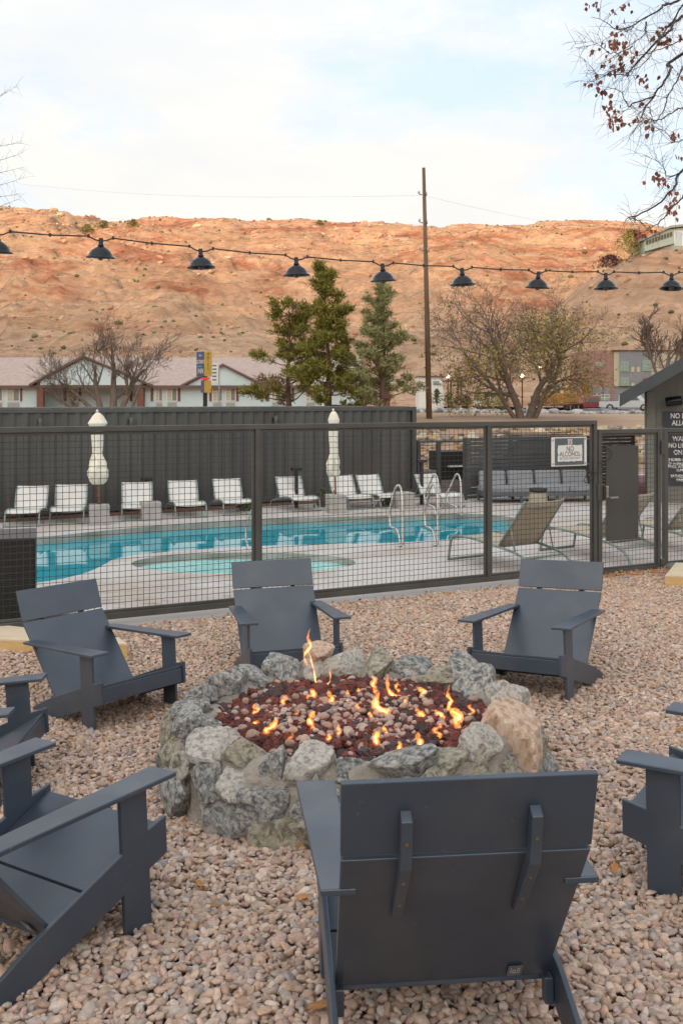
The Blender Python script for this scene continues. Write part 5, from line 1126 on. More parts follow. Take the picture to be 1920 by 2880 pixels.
def leaf_mat(name,cols):
    m=bpy.data.materials.new(name); m.use_nodes=True; t=m.node_tree; b=t.nodes['Principled BSDF']; b.inputs['Roughness'].default_value=.7; b.inputs['Specular IOR Level'].default_value=.2
    g=t.nodes.new('ShaderNodeNewGeometry'); r=t.nodes.new('ShaderNodeValToRGB'); r.color_ramp.interpolation='LINEAR'; e=r.color_ramp.elements; e[0].color=(*cols[0],1); e[1].color=(*cols[-1],1)
    for i,c in enumerate(cols[1:-1]): q=e.new((i+1)/(len(cols)-1)); q.color=(*c,1)
    t.links.new(g.outputs['Random Per Island'],r.inputs[0]); t.links.new(r.outputs[0],b.inputs['Base Color']); return m
def leaves(b,tips,n,size,spread,rg,asp=.6,droop=0):
    for _ in range(n):
        p,d=rg.choice(tips); c=p+Vector((rg.gauss(0,1),rg.gauss(0,1),rg.gauss(0,1)))*spread
        a=Vector((rg.gauss(0,1),rg.gauss(0,1),rg.gauss(0,1)-droop)).normalized(); s=a.orthogonal().normalized(); s.rotate(Matrix.Rotation(rg.uniform(0,6.28),3,a)); z=size*rg.uniform(.6,1.3)
        b.add([c,c+a*z*.5+s*z*asp*.5,c+a*z,c+a*z*.5-s*z*asp*.5],[(0,1,2,3)])
def bare_tree(name,lb,u,v,Z,cfg,starts,seed,bark,leafcfg=None):
    base=at(u,v,Z); r=empty(name,base,0,lb,'tree'); rg=random.Random(seed); tips=[]; b=MB(); b2=MB()
    for (dx,dy,L,rr,lean) in starts:
        d=Vector((lean[0],lean[1],1)).normalized(); grow(b2,Vector((dx,dy,-.3)),d,L,rr,0,rg,cfg,tips,(8,6,5,4,3))
    b2.build('trunk',bark,r,smooth=True)
    if leafcfg:
        for (nm,mt,n,size,sp_,cond) in leafcfg:
            tt=[x for x in tips if cond(x[0])] or tips; bb=MB(); leaves(bb,tt,n,size,sp_,rg); bb.build(nm,mt,r)
    return r
cfgL=dict(seg=5,wig=.13,up=[.10,.08,.05,.04,.03],levels=4,kids=[4,5,5,5],ang=(18,48),len=(.46,.72),rr=.50,rmin=.0055,t0=.25)
bare_tree('bare_tree','leafless spreading tree in front of the motel, left side',322,1150,42,cfgL,[(-.1,0,2.3,.19,(-.05,.1)),(.2,.1,2.3,.15,(.18,0)),(-.5,0,2.2,.16,(-.5,0)),(-.7,.1,2.2,.12,(-1.3,.1)),(.55,0,1.9,.09,(.75,0)),(-.8,0,1.9,.08,(-2.6,0))],21,m_bark)
m_olive=leaf_mat('olive_leaves',[(.27,.20,.06),(.34,.27,.08),(.22,.19,.06),(.42,.33,.11)]); m_tan=leaf_mat('dry_leaves',[(.15,.10,.07),(.20,.14,.09)])
cfgD=dict(seg=5,wig=.16,up=[.10,.05,.02,.01,0],levels=4,kids=[6,6,5,5],ang=(28,62),len=(.42,.64),rr=.50,rmin=.0055,t0=.25)
bare_tree('leafy_tree','sparse olive leaved tree with a forked trunk above the fence, centre right',1472,1180,44,cfgD,[(-.05,0,4.9,.19,(-.08,.1)),(.15,0,4.2,.19,(.50,0)),(-.15,0,4.2,.12,(-.45,.1)),(.1,.2,4.7,.12,(.16,.3)),(.3,0,3.9,.13,(.95,-.1))],33,m_bark,
  [('foliage',m_olive,7000,.12,.20,lambda p: p.z<4.6 and (p.x>-.2 or p.z<3.2)),('dry_foliage',m_tan,1800,.07,.14,lambda p: p.z>2.0)])
bare_tree('bare_tree','leafless tree in front of the grey apartment block, right',1875,1075,70,dict(cfgL,rmin=.018),[(0,0,3.4,.2,(0,0)),(.2,0,3.2,.15,(.5,0)),(-.2,0,3.2,.15,(-.5,0))],8,m_bark)
def needle_clump(b,c,d,size,rg,n=12):
    for _ in range(n):
        a=(d*.6+Vector((rg.gauss(0,1),rg.gauss(0,1),rg.gauss(0,1)))*.75+Vector((0,0,.3))).normalized(); s=a.orthogonal().normalized(); s.rotate(Matrix.Rotation(rg.uniform(0,6.28),3,a)); L=size*rg.uniform(.6,1.25); w_=size*.10
        p=c+Vector((rg.gauss(0,1),rg.gauss(0,1),rg.gauss(0,.7)))*size*.35
        b.add([p-s*w_,p+s*w_,p+a*L+s*w_*.4,p+a*L-s*w_*.4],[(0,1,2,3)])
def pine(lb,u,vt,vb,Z,wmax,seed,mats,dens,dead=0,lean=0,clump=.24,tr=.15,prof=None,nbr=80):
    base=at(u,vb,Z); H=(vb-vt)/F*Z; r=empty('pine_tree',base,0,lb,'tree','pines behind the container'); rg=random.Random(seed)
    tp=[Vector((math.sin(k*.9+seed)*.04+lean*k/8,0,-.4+(H+.2)*k/8)) for k in range(9)]
    bt=MB().tube(tp,[max(.02,tr*(1-k/8.5)) for k in range(9)],8,cap=False); bf=MB(); bd=MB()
    prof=prof or (lambda t: wmax*(1-t)**.8)
    for i in range(nbr):
        t=(i+rg.random())/nbr; t=.04+.94*t; h=H*t; L=prof(t)*rg.choice([.45,.7,.95,1.1,1.3])*rg.uniform(.85,1.1); az_=rg.uniform(0,6.28); el_=rg.uniform(-.05,.5)+t*.6
        d=Vector((math.cos(az_)*math.cos(el_),math.sin(az_)*math.cos(el_),math.sin(el_)*.8)); p=Vector((lean*t,0,h)); pts=[p]; q=p.copy(); dd=d.copy(); n=5
        for k in range(n): dd=(dd+Vector((rg.gauss(0,.16),rg.gauss(0,.16),rg.gauss(0,.12)+.03))).normalized(); q=q+dd*L/n; pts.append(q.copy())
        bt.tube(pts,[max(.008,.035*(1-t*.6)*(1-k/n*.8)) for k in range(n+1)],4,cap=False)
        isd=rg.random()<dead*(1.4-t)
        m=int(dens*L/ .22)+2
        for k in range(m):
            tt=.38+.62*rg.random()**.7; j=min(int(tt*n),n-1); c=pts[j].lerp(pts[j+1],tt*n-j); sd_=dd.orthogonal().normalized(); sd_.rotate(Matrix.Rotation(rg.uniform(0,6.28),3,dd)); off=sd_*rg.random()*L*.30*(1.1-tt*.5); off.z*=.45
            c2=c+off; 
            if rg.random()<.5: bt.tube([c,c2],.008,3,cap=False)
            needle_clump(bd if isd else bf,c2,(dd+sd_*.7).normalized(),clump*(.8 if isd else 1)*rg.uniform(.7,1.1),rg,9 if isd else 20)
    bt.build('trunk',m_barkp,r,smooth=True); bf.build('crown',mats[0],r)
    if bd.f: bd.build('dead_needles',mats[1],r)
    return r
m_pn=leaf_mat('pine_green',[(.11,.12,.025),(.21,.20,.045),(.33,.29,.07),(.15,.155,.03)]); m_pd=leaf_mat('pine_dead',[(.20,.12,.07),(.26,.16,.095)]); m_pl=leaf_mat('pine_pale',[(.20,.22,.09),(.29,.29,.13),(.38,.35,.17),(.17,.19,.08)])
pine('short pine with browned upper branches, leftmost of the three pines',812,860,1160,45,1.55,2,(m_pn,m_pd),1.7,.40,prof=lambda t:2.0*(1-t)**.35,nbr=48)
pine('tallest dark green pine, middle of the three pines behind the container',927,752,1160,43,1.5,5,(m_pn,m_pd),2.7,.05,lean=-.25,prof=lambda t:(1.45*(1-t)**.55+.12),nbr=70)
pine('pale olive pine beside the utility pole, rightmost of the three pines',1078,802,1165,42,1.7,9,(m_pl,m_pd),2.3,.05,clump=.19,prof=lambda t:(1.55*(1-t)**.6+.15),nbr=85)
# near tree on the right: branches reach into the frame
cz=lambda L_,Z: [at(1540+x/3.3605,y/3.3605,Z) for x,y in L_]
NT=7.0; NB=[([(1420,40),(1277,130),(1200,190),(1110,330),(1000,420),(890,540),(800,635),(740,740),(650,745),(540,700),(450,640)],.012,7.0),
([(1300,-60),(1165,0),(1085,75),(975,160),(840,205),(700,225),(560,215),(380,200)],.010,7.1),([(975,160),(940,250),(900,330),(800,420),(690,480),(600,520)],.006,7.1),
([(1400,430),(1277,490),(1170,560),(1150,640),(1100,740),(1050,840),(990,930),(900,1080),(860,1160),(760,1300)],.013,6.9),([(990,925),(850,940),(790,965),(700,910),(600,880),(540,840)],.006,6.9),
([(1400,990),(1277,1035),(1190,1060),(1100,1110),(1050,1100),(990,1040),(900,1040),(760,1060),(640,1040)],.006,7.2),([(1400,1500),(1277,1620),(1220,1740),(1120,1830),(1000,1950),(880,2010),(790,2030),(770,2080),(830,2110),(900,2120)],.010,7.0),
([(1277,1620),(1180,1635),(1110,1590),(1000,1560),(910,1480)],.005,7.0),([(1400,1780),(1277,1850),(1150,1960),(1060,2090),(980,2150),(880,2190)],.008,7.2),
([(1400,300),(1277,400),(1150,440),(1000,460),(860,480),(760,500)],.006,7.3),([(1350,-40),(1277,60),(1180,200),(1080,330),(1010,440),(940,560),(860,620),(720,640),(600,640)],.007,6.8),
([(1277,620),(1190,780),(1120,900),(1130,1000),(1050,1120),(960,1130),(860,1180),(700,1170)],.006,7.3),([(1400,1270),(1277,1300),(1180,1315),(1060,1270),(990,1250)],.005,7.0),([(850,200),(770,260),(690,310),(560,380),(450,400),(300,400)],.004,7.1),([(800,430),(700,450),(560,470),(430,450),(250,430)],.004,7.0),([(700,650),(560,680),(480,720),(360,780)],.004,6.9)]
nt_=empty('overhanging_tree',(5.4,7.2,float(ground(5.4,7.2))),0,'near tree at the right whose thin branches and brown leaves hang into the sky','tree'); bo=Vector((5.4,7.2,float(ground(5.4,7.2))))
b=MB().tube([Vector((0,0,-.2)),Vector((.1,0,2)),Vector((-.1,0,3.6)),Vector((-.6,-.1,5.2)),Vector((-1.2,-.2,6.6))],[.16,.13,.10,.07,.04],10); b.build('trunk',m_bark,nt_,smooth=True)
m_twig=mat('twig_bark',(.09,.065,.055),.9,ns=20); b=MB(); rg=random.Random(12); AP=[]
for pts,r0,Z in NB:
    P=crm([p-bo for p in cz(pts,Z)],4); n=len(P)
    for k in range(n): P[k]=P[k]+Vector((rg.gauss(0,.004),.10*math.sin(k*.35+Z*9),rg.gauss(0,.004)))
    rr=[max(.0014,r0*(1-.85*k/(n-1))) for k in range(n)]; b.tube(P,rr,5,cap=False)
    # join the off-frame ends to the trunk
    if pts[0][0]>1290: 
        tz_=max(2.2,min(5.0,P[0].z*.55+1.2)); E_=Vector((-.1-(tz_-3)*.12,0,tz_)); J=[P[0]]+[P[0].lerp(E_,f_)+Vector((rg.gauss(0,.06),rg.gauss(0,.10)+.12*math.sin(f_*9),.30*math.sin(math.pi*f_)+rg.gauss(0,.05))) for f_ in (.15,.32,.5,.68,.85)]+[E_]; J=crm(J,4); nj=len(J)
        b.tube(J,[r0+(r0*2.2)*(k_/nj) for k_ in range(nj)],6,cap=False)
        for f_ in range(3,nj-2,2): d_=Vector((rg.gauss(0,1),rg.gauss(0,1),rg.gauss(0,.8)-.2)).normalized(); L=rg.uniform(.25,.7); b.tube([J[f_],J[f_]+d_*L*.5+Vector((0,0,.04)),J[f_]+d_*L],[r0*.5,r0*.3,.001],3,cap=False)
    for k in range(2,n):
        for _ in range(2):
            if rg.random()<.62:
                d=(P[k]-P[k-1]).normalized(); s=Vector((rg.gauss(0,.8),rg.gauss(0,.6),rg.gauss(0,.8))); dd=(d+s*.8).normalized(); L=rg.uniform(.06,.30); q=P[k].copy(); tw=[q.copy()]
                for j in range(4): dd=(dd+Vector((rg.gauss(0,.2),rg.gauss(0,.2),rg.gauss(0,.2)-.05))).normalized(); q=q+dd*L/4; tw.append(q.copy())
                b.tube(tw,[.0017,.0014,.0011,.0009,.0007],3,cap=False)
                if rg.random()<.6:
                    q=tw[2].copy(); d3=(dd+Vector((rg.gauss(0,.7),rg.gauss(0,.7),rg.gauss(0,.7)))).normalized(); b.tube([q,q+d3*L*.3,q+d3*L*.5+Vector((0,0,-.01))],[.0011,.0009,.0006],3,cap=False)
b.build('branches',m_twig,nt_,smooth=True)
LC_=[(365,55,3),(445,15,4),(470,78,1),(705,50,7),(760,20,2),(800,100,1),(605,88,1),(587,125,1),(635,122,2),(605,195,1),(730,185,2),(655,242,1),(600,305,1),(640,320,3),(695,312,2),(590,400,9),(620,440,12),(665,385,6),(715,400,9),(520,400,1),(480,455,1),(425,480,4),(550,517,1),(725,480,6),(690,525,4),(680,565,2),(790,570,2),(840,495,3),(815,528,1),(580,570,1),(535,605,3),(608,620,5),(700,615,6),(695,650,6),(635,665,1),(580,685,3),(628,705,2),(460,705,1),(850,708,1),(360,775,2),(390,800,1),(412,787,1),(485,770,4),(475,830,5),(525,845,4),(465,890,1),(520,905,1),(600,893,2),(880,740,2),(935,730,3),(905,762,1),(865,765,1),(932,790,3),(530,1000,4),(590,985,5),(580,1030,7),(640,1045,4),(685,990,1),(570,1072,1),(590,1115,6),(650,1110,5),(680,1130,4),(605,1170,8),(660,1185,4),(720,1160,4),(770,1160,1),(820,1135,3),(850,1110,2),(880,970,4),(930,1145,2),(958,1190,3),(985,1200,4),(940,1262,2),(625,1222,1),(1195,1265,5),(1235,1258,1),(1155,1297,1),(1190,1300,3),(1230,1015,1),(1025,295,3),(1055,315,5),(1000,352,3),(1055,400,4),(1110,405,6),(1130,355,4),(1100,300,2),(1085,265,2),(1160,220,1),(1055,250,1),(1110,245,1),(1185,265,1),(1255,350,4),(1235,320,1),(1125,440,2),(1060,715,2),(1265,650,2),(1230,685,1),(1270,720,2),(1220,1478,2),(1265,1485,1),(1030,1630,2),(1000,1680,4),(1050,1670,4),(1090,1680,3),(1040,1720,4),(1112,1712,2),(1133,1742,1),(905,1720,3),(1115,1950,4),(1150,1960,5),(1140,2000,7),(1180,1910,4),(1205,1860,3),(1215,1820,3),(1238,1940,1),(1200,2010,5),(1205,2060,2),(1165,1820,2),(820,2185,5),(850,2205,9),(890,2210,6),(840,2240,4),(955,2145,2),(970,2175,2),(1015,2180,2),(1070,2200,2),(820,2050,2)]
m_bleaf=mat('brown_leaf',(.26,.085,.045),.6,c2=(.17,.055,.03),ns=3,rnd=.35)
def leafmesh(seed):
    q=random.Random(seed); b=MB(); o=[(0,0,0),(.35,.1,-.25),(.42,.02,-.6),(.2,-.12,-.95),(0,-.2,-1.15),(-.2,-.1,-.92),(-.45,.03,-.6),(-.32,.12,-.25)]; o=[(x*q.uniform(.8,1.2),y+q.uniform(-.15,.15),z) for x,y,z in o]
    b.add(o+[(0,-.22,-.55)],[(i,(i+1)%8,8) for i in range(8)]); return b.mesh('leaf',m_bleaf,True)
LM=[leafmesh(s) for s in range(5)]; rg=random.Random(2); cnt=0
for x,y,n in LC_:
    for k in range(n):
        sp_=0 if n==1 else 9+2.2*n; p=at(1540+(x+rg.gauss(0,sp_*.6))/3.3605,(y+rg.gauss(0,sp_*.6)-8)/3.3605,7.0+rg.uniform(-.12,.12))-bo; s=.029*rg.uniform(.8,1.2)
        cnt+=1
        if cnt<=298: inst('leaf',LM[cnt%5],nt_,p,(rg.uniform(-.5,.5),rg.uniform(-.5,.5),rg.uniform(0,6.28)),(s,s,s))
        else:
            if cnt==299: EXL=MB()
            M_=T(p)@Euler((rg.uniform(-.5,.5),rg.uniform(-.5,.5),rg.uniform(0,6.28))).to_matrix().to_4x4()@Matrix.Scale(s,4)
            me=LM[cnt%5]; EXL.add([M_@v.co for v in me.vertices],[tuple(f.vertices) for f in me.polygons])
if cnt>298: EXL.build('leaf_cluster',m_bleaf,nt_,kind='stuff')
# left edge twigs
lt=empty('bare_branch_tree',(-6.2,11,DECK),0,'bare tree beyond the left edge, a few pale twigs reaching in','tree'); bo2=Vector((-6.2,11,DECK)); b=MB().tube([Vector((0,0,0)),Vector((.1,0,3)),Vector((.3,0,6.5))],[.16,.12,.05],8); b.build('trunk',m_bark,lt,smooth=True)
b=MB(); rg=random.Random(31); m_ptw=mat('pale_twig',(.22,.19,.16),.9)
for (v0,v1,u1) in ((300,240,46),(420,400,58),(470,430,60),(500,470,62),(540,500,64),(560,545,52),(600,560,48),(820,700,40),(880,760,45),(900,840,50),(990,900,30)):
    P=[at(-140,v0*1.0+20,10.6)-bo2,at(-60,v0,10.6)-bo2,at(0,(v0+v1)/2,10.6)-bo2,at(u1,v1,10.6)-bo2]; P=crm(P,4); b.tube(P,[max(.0012,.007*(1-k/len(P))) for k in range(len(P))],4,cap=False)
    b.tube([P[0],Vector((.15,0,P[0].z*.7))],[.008,.03],5,cap=False)
    for k in range(4,len(P)):
        for _ in range(2): d=Vector((rg.uniform(0,1),0,rg.gauss(0,.8))).normalized(); L=rg.uniform(.04,.15); b.tube([P[k],P[k]+d*L*.5,P[k]+d*L+Vector((0,0,-.02))],[.0014,.001,.0006],3,cap=False)
b.build('branches',m_ptw,lt)

# ================================================================== FAR BUILDINGS AND PLANTING
BY=130.; bX=lambda u:(u-CX)/F*BY; bZ=lambda v: CZ-(v-YH)/F*BY
ab=empty('apartment_building',(bX(1650),BY,float(tz(np.array([30.]),np.array([BY]))[0])),0,'three storey block of red brick, grey and cream panels at the right','building'); bx0,bz0=bX(1650),ab.location.z
m_ab1=mat('red_block',(.34,.205,.17),.9,c2=(.28,.16,.13),ns=2,bump=.3,bs=10); m_ab2=mat('grey_panel',(.24,.245,.27),.7); m_ab3=mat('cream_panel',(.50,.46,.34),.8); m_gw=mat('green_window',(.25,.36,.33),.15,spec=.7)
def bb_(u0,u1,v0,v1,y0,y1,mt,nm): 
    return MB().box((bX(u0)-bx0,y0,bZ(v1)-bz0),(bX(u1)-bx0,y1,bZ(v0)-bz0)).build(nm,mt,ab)
bb_(1652,1725,985,1175,0,10,m_ab1,'wall'); bb_(1725.1,1741,988,1086,-.15,10,m_ab3,'wall'); bb_(1741.1,1829,987,1086,-.3,10,m_ab2,'wall'); bb_(1829.1,1910,985,1086,-.15,10,m_ab3,'wall'); bb_(1910.1,2060,985,1175,0,10,m_ab1,'wall'); bb_(1725.1,1910,1086.1,1175,.1,10,m_ab2,'wall'); bb_(1666,1713,1089,1175,-.2,0,m_ab2,'entrance_bay')
bb_(1720,1915,984,986.5,-.5,10.2,m_mt,'parapet')
def awin(u0,u1,v0,v1,y,nm='window',fm_=m_ab3,n=2,rows=1):
    f=bb_(u0,u1,v0,v1,y-.1,y-.002,fm_,nm); w_=(u1-u0)/n
    for k in range(n):
        for j in range(rows): h=(v1-v0)/rows; o=MB().box((bX(u0+w_*k+.8)-bx0,y-.13,bZ(v0+h*(j+1)-.8)-bz0),(bX(u0+w_*(k+1)-.8)-bx0,y-.101,bZ(v0+h*j+.8)-bz0)).build('pane',m_gw,f)
awin(1674,1697,1019,1030,0); awin(1740.8,1766,1017,1045,-.3,rows=2); awin(1803,1829,1014,1044,-.3,rows=2); awin(1742,1766,1062,1085,-.3,rows=2); awin(1880,1905,1014,1044,-.15,rows=2); awin(1668,1713,1109,1126,-.2,fm_=m_white,n=3,rows=2)
for u in (1772,1788): bb_(u,u+9,1032,1046,-.35,-.301,m_ab3,'vent_panel')
bb_(1772,1781,1077,1085,-.35,-.301,m_ab3,'vent_panel'); MB().box((bX(1808)-bx0,-1,bZ(1072)-bz0),(bX(1832)-bx0,-.31,bZ(1063)-bz0)).build('red_awning',mat('red_cloth',(.5,.05,.03),.7),ab)
def hit(u,v,y0=180,y1=478):
    Y=np.arange(y0,y1,.5); X=(u-CX)/F*Y; zr_=ridge(X,Y); zl=CZ-(v-YH)/F*Y; i=np.argmax(zr_>=zl); return Vector((X[i],Y[i],zr_[i]))
# house on the spur
HY=235.; hp=at(1860,715,HY); hz=float(ridge(np.array([hp.x]),np.array([HY]))[0]); hs_=empty('hill_house',(hp.x,HY,hp.z),rad(0),'pale green house with a row of windows on the hilltop, upper right','house')
k_=HY/F; m_hh=mat('sage_wall',(.36,.42,.38),.8); m_hr=mat('grey_roof',(.30,.31,.31),.8); m_dark=mat('dark_window',(.07,.065,.05),.2)
def hx(u): return (u-1860)*k_
def hz_(v): return (715-v)*k_
MB().prism([(hx(1812),hz_(705)),(hx(1812),hz_(672)),(hx(1845),hz_(657)),(hx(1875),hz_(645)),(hx(1990),hz_(632)),(hx(1990),hz_(760)),(hx(1818),hz_(760))],0,9,'y').build('wall',m_hh,hs_)
MB().prism([(hx(1805),hz_(670)),(hx(1845),hz_(652)),(hx(1880),hz_(636)),(hx(2000),hz_(622)),(hx(2000),hz_(628)),(hx(1880),hz_(642)),(hx(1845),hz_(658)),(hx(1805),hz_(676))],-1.2,10,'y').build('roof',m_hr,hs_)
for i in range(9):
    u=1816+i*8.4; v=680-i*2.9; w=MB().prism([(hx(u),hz_(v+9)),(hx(u+6.4),hz_(v+7)),(hx(u+6.4),hz_(v-6)),(hx(u),hz_(v-4))],-.1,.02,'y').build('window',m_dark,hs_)
MB().prism([(hx(1808),hz_(703)),(hx(1890),hz_(680)),(hx(1890),hz_(686)),(hx(1808),hz_(709))],-1.6,.0,'y').build('deck_edge',m_hh,hs_)
w=MB().box((hx(1895),-.12,hz_(690)),(hx(1990),-.01,hz_(648))).build('window',m_white,hs_)
for k in range(4): MB().box((hx(1897+k*23),-.16,hz_(688)),(hx(1917+k*23),-.121,hz_(650))).build('pane',mat('pale_glass',(.42,.52,.56),.2),w)
MB().box((hx(1830),-.1,hz_(760)),(hx(1985),.0,hz_(712))).build('lower_wall',m_hh,hs_)
# small white building and canopy
sY=118.; sX=lambda u:(u-CX)/F*sY; sZ=lambda v: CZ-(v-YH)/F*sY
sb=empty('white_building',(sX(1200),sY,float(tz(np.array([10.]),np.array([sY]))[0])),0,'small white flat roofed building behind the utility pole','building'); z0_=sb.location.z
MB().box((sX(1178)-sX(1200),0,-.5),(sX(1246)-sX(1200),6,sZ(1058)-z0_)).build('wall',m_white,sb); MB().box((sX(1176)-sX(1200),-.3,sZ(1060)-z0_),(sX(1249)-sX(1200),6.2,sZ(1057)-z0_)).build('roof',m_mt,sb)
o=MB().box((sX(1218)-sX(1200),-.08,sZ(1082)-z0_),(sX(1234)-sX(1200),-.002,sZ(1072)-z0_)).build('window',m_mt,sb); MB().box((sX(1219)-sX(1200),-.12,sZ(1081)-z0_),(sX(1233)-sX(1200),-.081,sZ(1073)-z0_)).build('pane',m_gw,o)
cn=empty('canopy',(sX(1265),sY-4,z0_),0,'dark flat canopy on thin posts right of the small white building','canopy')
q_=(sY-4)/F; MB().box((-25*q_,-1.5,(1124.6-1072)*q_+CZ-z0_),(29*q_,2,(1124.6-1069)*q_+CZ-z0_)).build('canopy_roof',m_mt,cn)
for du in (-8,12,20): MB().tube([(du*q_,0,0),(du*q_,0,(1124.6-1072)*q_+CZ-z0_)],.10,6).build('post',m_mt,cn)
for u in (1278,): MB().box((u*0+14*q_-.3,-.5,0),(14*q_+.3,.5,(1124.6-1112)*q_+CZ-z0_)).build('brick_pier',m_ab1,cn)
for (u,v,Y,lb) in ((1259,1063,112,'lit street lamp above the canopy'),(1468,1060,112,'lit street lamp seen through the leafy tree'),(1518,1034,118,'farther lit street lamp seen through the leafy tree crown')):
    p=at(u,v,Y); z=float(tz(np.array([p.x]),np.array([Y]))[0]); f=empty('street_lamp',(p.x,Y,z),0,lb,'street lamp','lit street lamps'); MB().tube([(0,0,0),(0,0,p.z-z)],.07,6).build('pole',m_blk,f); MB().add((ICO_V[:]*.20+np.array([0,0,p.z-z+.15])).tolist(),ICO_F).build('lamp_globe',emis('lamp_on_%d'%u,(1,.88,.68),3.2),f,smooth=True)
for u in (1070,1092):
    p=at(u,1068,110); z=float(tz(np.array([p.x]),np.array([110.]))[0]); f=empty('shade_structure',(p.x,110,z),0,'small green pyramid shade on a post behind the pale pine'+(', left one' if u==1070 else ', right one'),'shade'); MB().tube([(0,0,0),(0,0,p.z-z)],.08,6).build('post',m_brick,f); MB().add([(-.25*1.0,-.25,p.z-z-.2),(.25,-.25,p.z-z-.2),(.25,.25,p.z-z-.2),(-.25,.25,p.z-z-.2),(0,0,p.z-z+.30)],[(0,1,4),(1,2,4),(2,3,4),(3,0,4),(3,2,1,0)]).build('canopy_top',mat('green_metal',(.05,.26,.13),.5),f); f.scale=(2.3,2.3,1)
p=at(1342,1158,80); bs_=empty('notice_board',(p.x,80,p.z),0,'small white notice board on brown legs beside the far road','board'); g_=80/F
MB().box((-10*g_,0,18*g_),(12*g_,.08,31*g_)).build('panel',m_white,bs_)
for du in (-5,4,12): MB().box((du*g_-.05,-.05,-.3),(du*g_+.05,.05,24*g_)).build('leg',m_mt,bs_)
# bushes
def bush(lb,u,v,Y,w_,h,mt,seed,n=420,sz_=.16):
    p=at(u,v,Y) if Y<200 else hit(u,v); r=empty('bush',p,0,lb,'bush','bushes along the far road'); rg=random.Random(seed); b=MB(); bs=MB()
    for _ in range(14): d=Vector((rg.gauss(0,.5),rg.gauss(0,.5),1)).normalized(); bs.tube([Vector((0,0,-.2)),Vector((d.x*w_*.7,d.y*w_*.7,h*.85*rg.uniform(.6,1)))],.02,3,cap=False)
    for _ in range(n):
        t=rg.uniform(0,6.28); rr=math.sqrt(rg.random())*w_*(.8+.3*math.sin(t*3+seed)); z=rg.random()**.7; rr*=(1-z**3*.8); c=Vector((rr*math.cos(t),rr*math.sin(t)*.8,h*z)); a=Vector((rg.gauss(0,1),rg.gauss(0,1),rg.gauss(0,1))).normalized(); s=a.orthogonal(); s.normalize(); L=sz_*rg.uniform(.6,1.4)
        b.add([c,c+a*L*.5+s*L*.3,c+a*L,c+a*L*.5-s*L*.3],[(0,1,2,3)])
    bs.build('stems',m_bark,r); b.build('foliage',mt,r); return r
m_by=leaf_mat('yellow_bush',[(.30,.26,.05),(.22,.22,.05),(.38,.32,.07)]); m_bg=leaf_mat('green_bush',[(.05,.09,.02),(.08,.13,.03),(.10,.15,.04)]); m_bp=leaf_mat('purple_bush',[(.07,.03,.035),(.12,.05,.045)]); m_bo=leaf_mat('orange_bush',[(.42,.20,.04),(.34,.15,.04)])
BU=[('yellow green bush behind the notice board',1345,1146,90,.9,1.5,m_by),('dark green shrub beside the brick pier of the canopy',1262,1140,96,.6,1.2,m_bg),('purple leaved shrub right of the canopy pier',1290,1140,97,.9,.8,m_bp),('second dark purple shrub near the far road',1312,1140,97,.6,.9,m_bp),('mixed green shrub right of the notice board',1372,1148,92,1.1,1.5,m_bg),('yellow bush left of the forked trunk',1408,1152,90,1.2,1.3,m_by),('tall green shrub by the white building',1228,1135,98,.6,1.4,m_bg),('orange leaved bush right of the forked trunk',1560,1150,98,1.6,1.6,m_bo),('purple shrub seen under the pale pine',1050,1128,90,.9,.9,m_bp),('orange bush left of the red SUV',1640,1120,120,1.2,1.5,m_bo)]
for i,(lb,u,v,Y,w_,h,mt) in enumerate(BU): bush(lb,u,v,Y,w_,h,mt,i)
bush('large yellow green bush below the hilltop house',1775,722,228,4.2,6.5,m_by,50,1400,.5); bush('purple brown scrub left of the hilltop house bush',1715,752,232,4.5,3.0,m_bp,51,700,.5)
# scrub on the ridge
m_scr=tint_mat('scrub',.9,3,.3,.5,5,.1,.2); ngs=scatter_group('scrub_scatter',m_scr,1.3,1.6,2,4); n=5200; rsx=np.random.RandomState(4)
X=rsx.uniform(-170,190,n); Y=rsx.uniform(185,470,n); keep=(fbm(X*.02,Y*.02,3,9)>.47)|(rsx.rand(n)<.25); X=X[keep];Y=Y[keep]; n=len(X); s=np.exp(rsx.normal(math.log(.34),.4,n)); Z=ridge(X,Y)+s*.2
SCC=np.array([(.12,.12,.06),(.16,.15,.08),(.09,.10,.045),(.20,.17,.08)])
scatter('hillside_scrub',np.c_[X,Y,Z],np.c_[0*X,0*X,rsx.uniform(0,6.3,n)],np.c_[s*1.2,s,s*.8],SCC[rsx.choice(4,n)],ngs,m_scr,label='scattered small dark desert scrub over the red hillside',kind='stuff')
m_bld=tint_mat('fallen_rock',.95,.6,.2,.8,1.5,.3,.15); ngb=scatter_group('fallen_rock_scatter',m_bld,1.2,1.3,2,6,False); n=7000
X=rsx.uniform(-175,190,n); Y=rsx.uniform(200,474,n); keep=(fbm(X*.03+5,Y*.03,3,19)>.5); X=X[keep];Y=Y[keep]; n=len(X); s=np.clip(np.exp(rsx.normal(math.log(.34),.55,n)),.1,1.1)*np.interp(Y,[200,450],[.6,1.2]); Z=ridge(X,Y)+s*.1
BC=np.array([(.50,.32,.21),(.42,.21,.14),(.56,.42,.29),(.34,.15,.10),(.47,.29,.19)])
scatter('fallen_rocks',np.c_[X,Y,Z],np.c_[rsx.uniform(-.4,.4,n),rsx.uniform(-.4,.4,n),rsx.uniform(0,6.3,n)],np.c_[s*1.7,s,s*.75],BC[rsx.choice(5,n)],ngb,m_bld,label='broken red and tan rocks strewn over the hillside',kind='stuff')
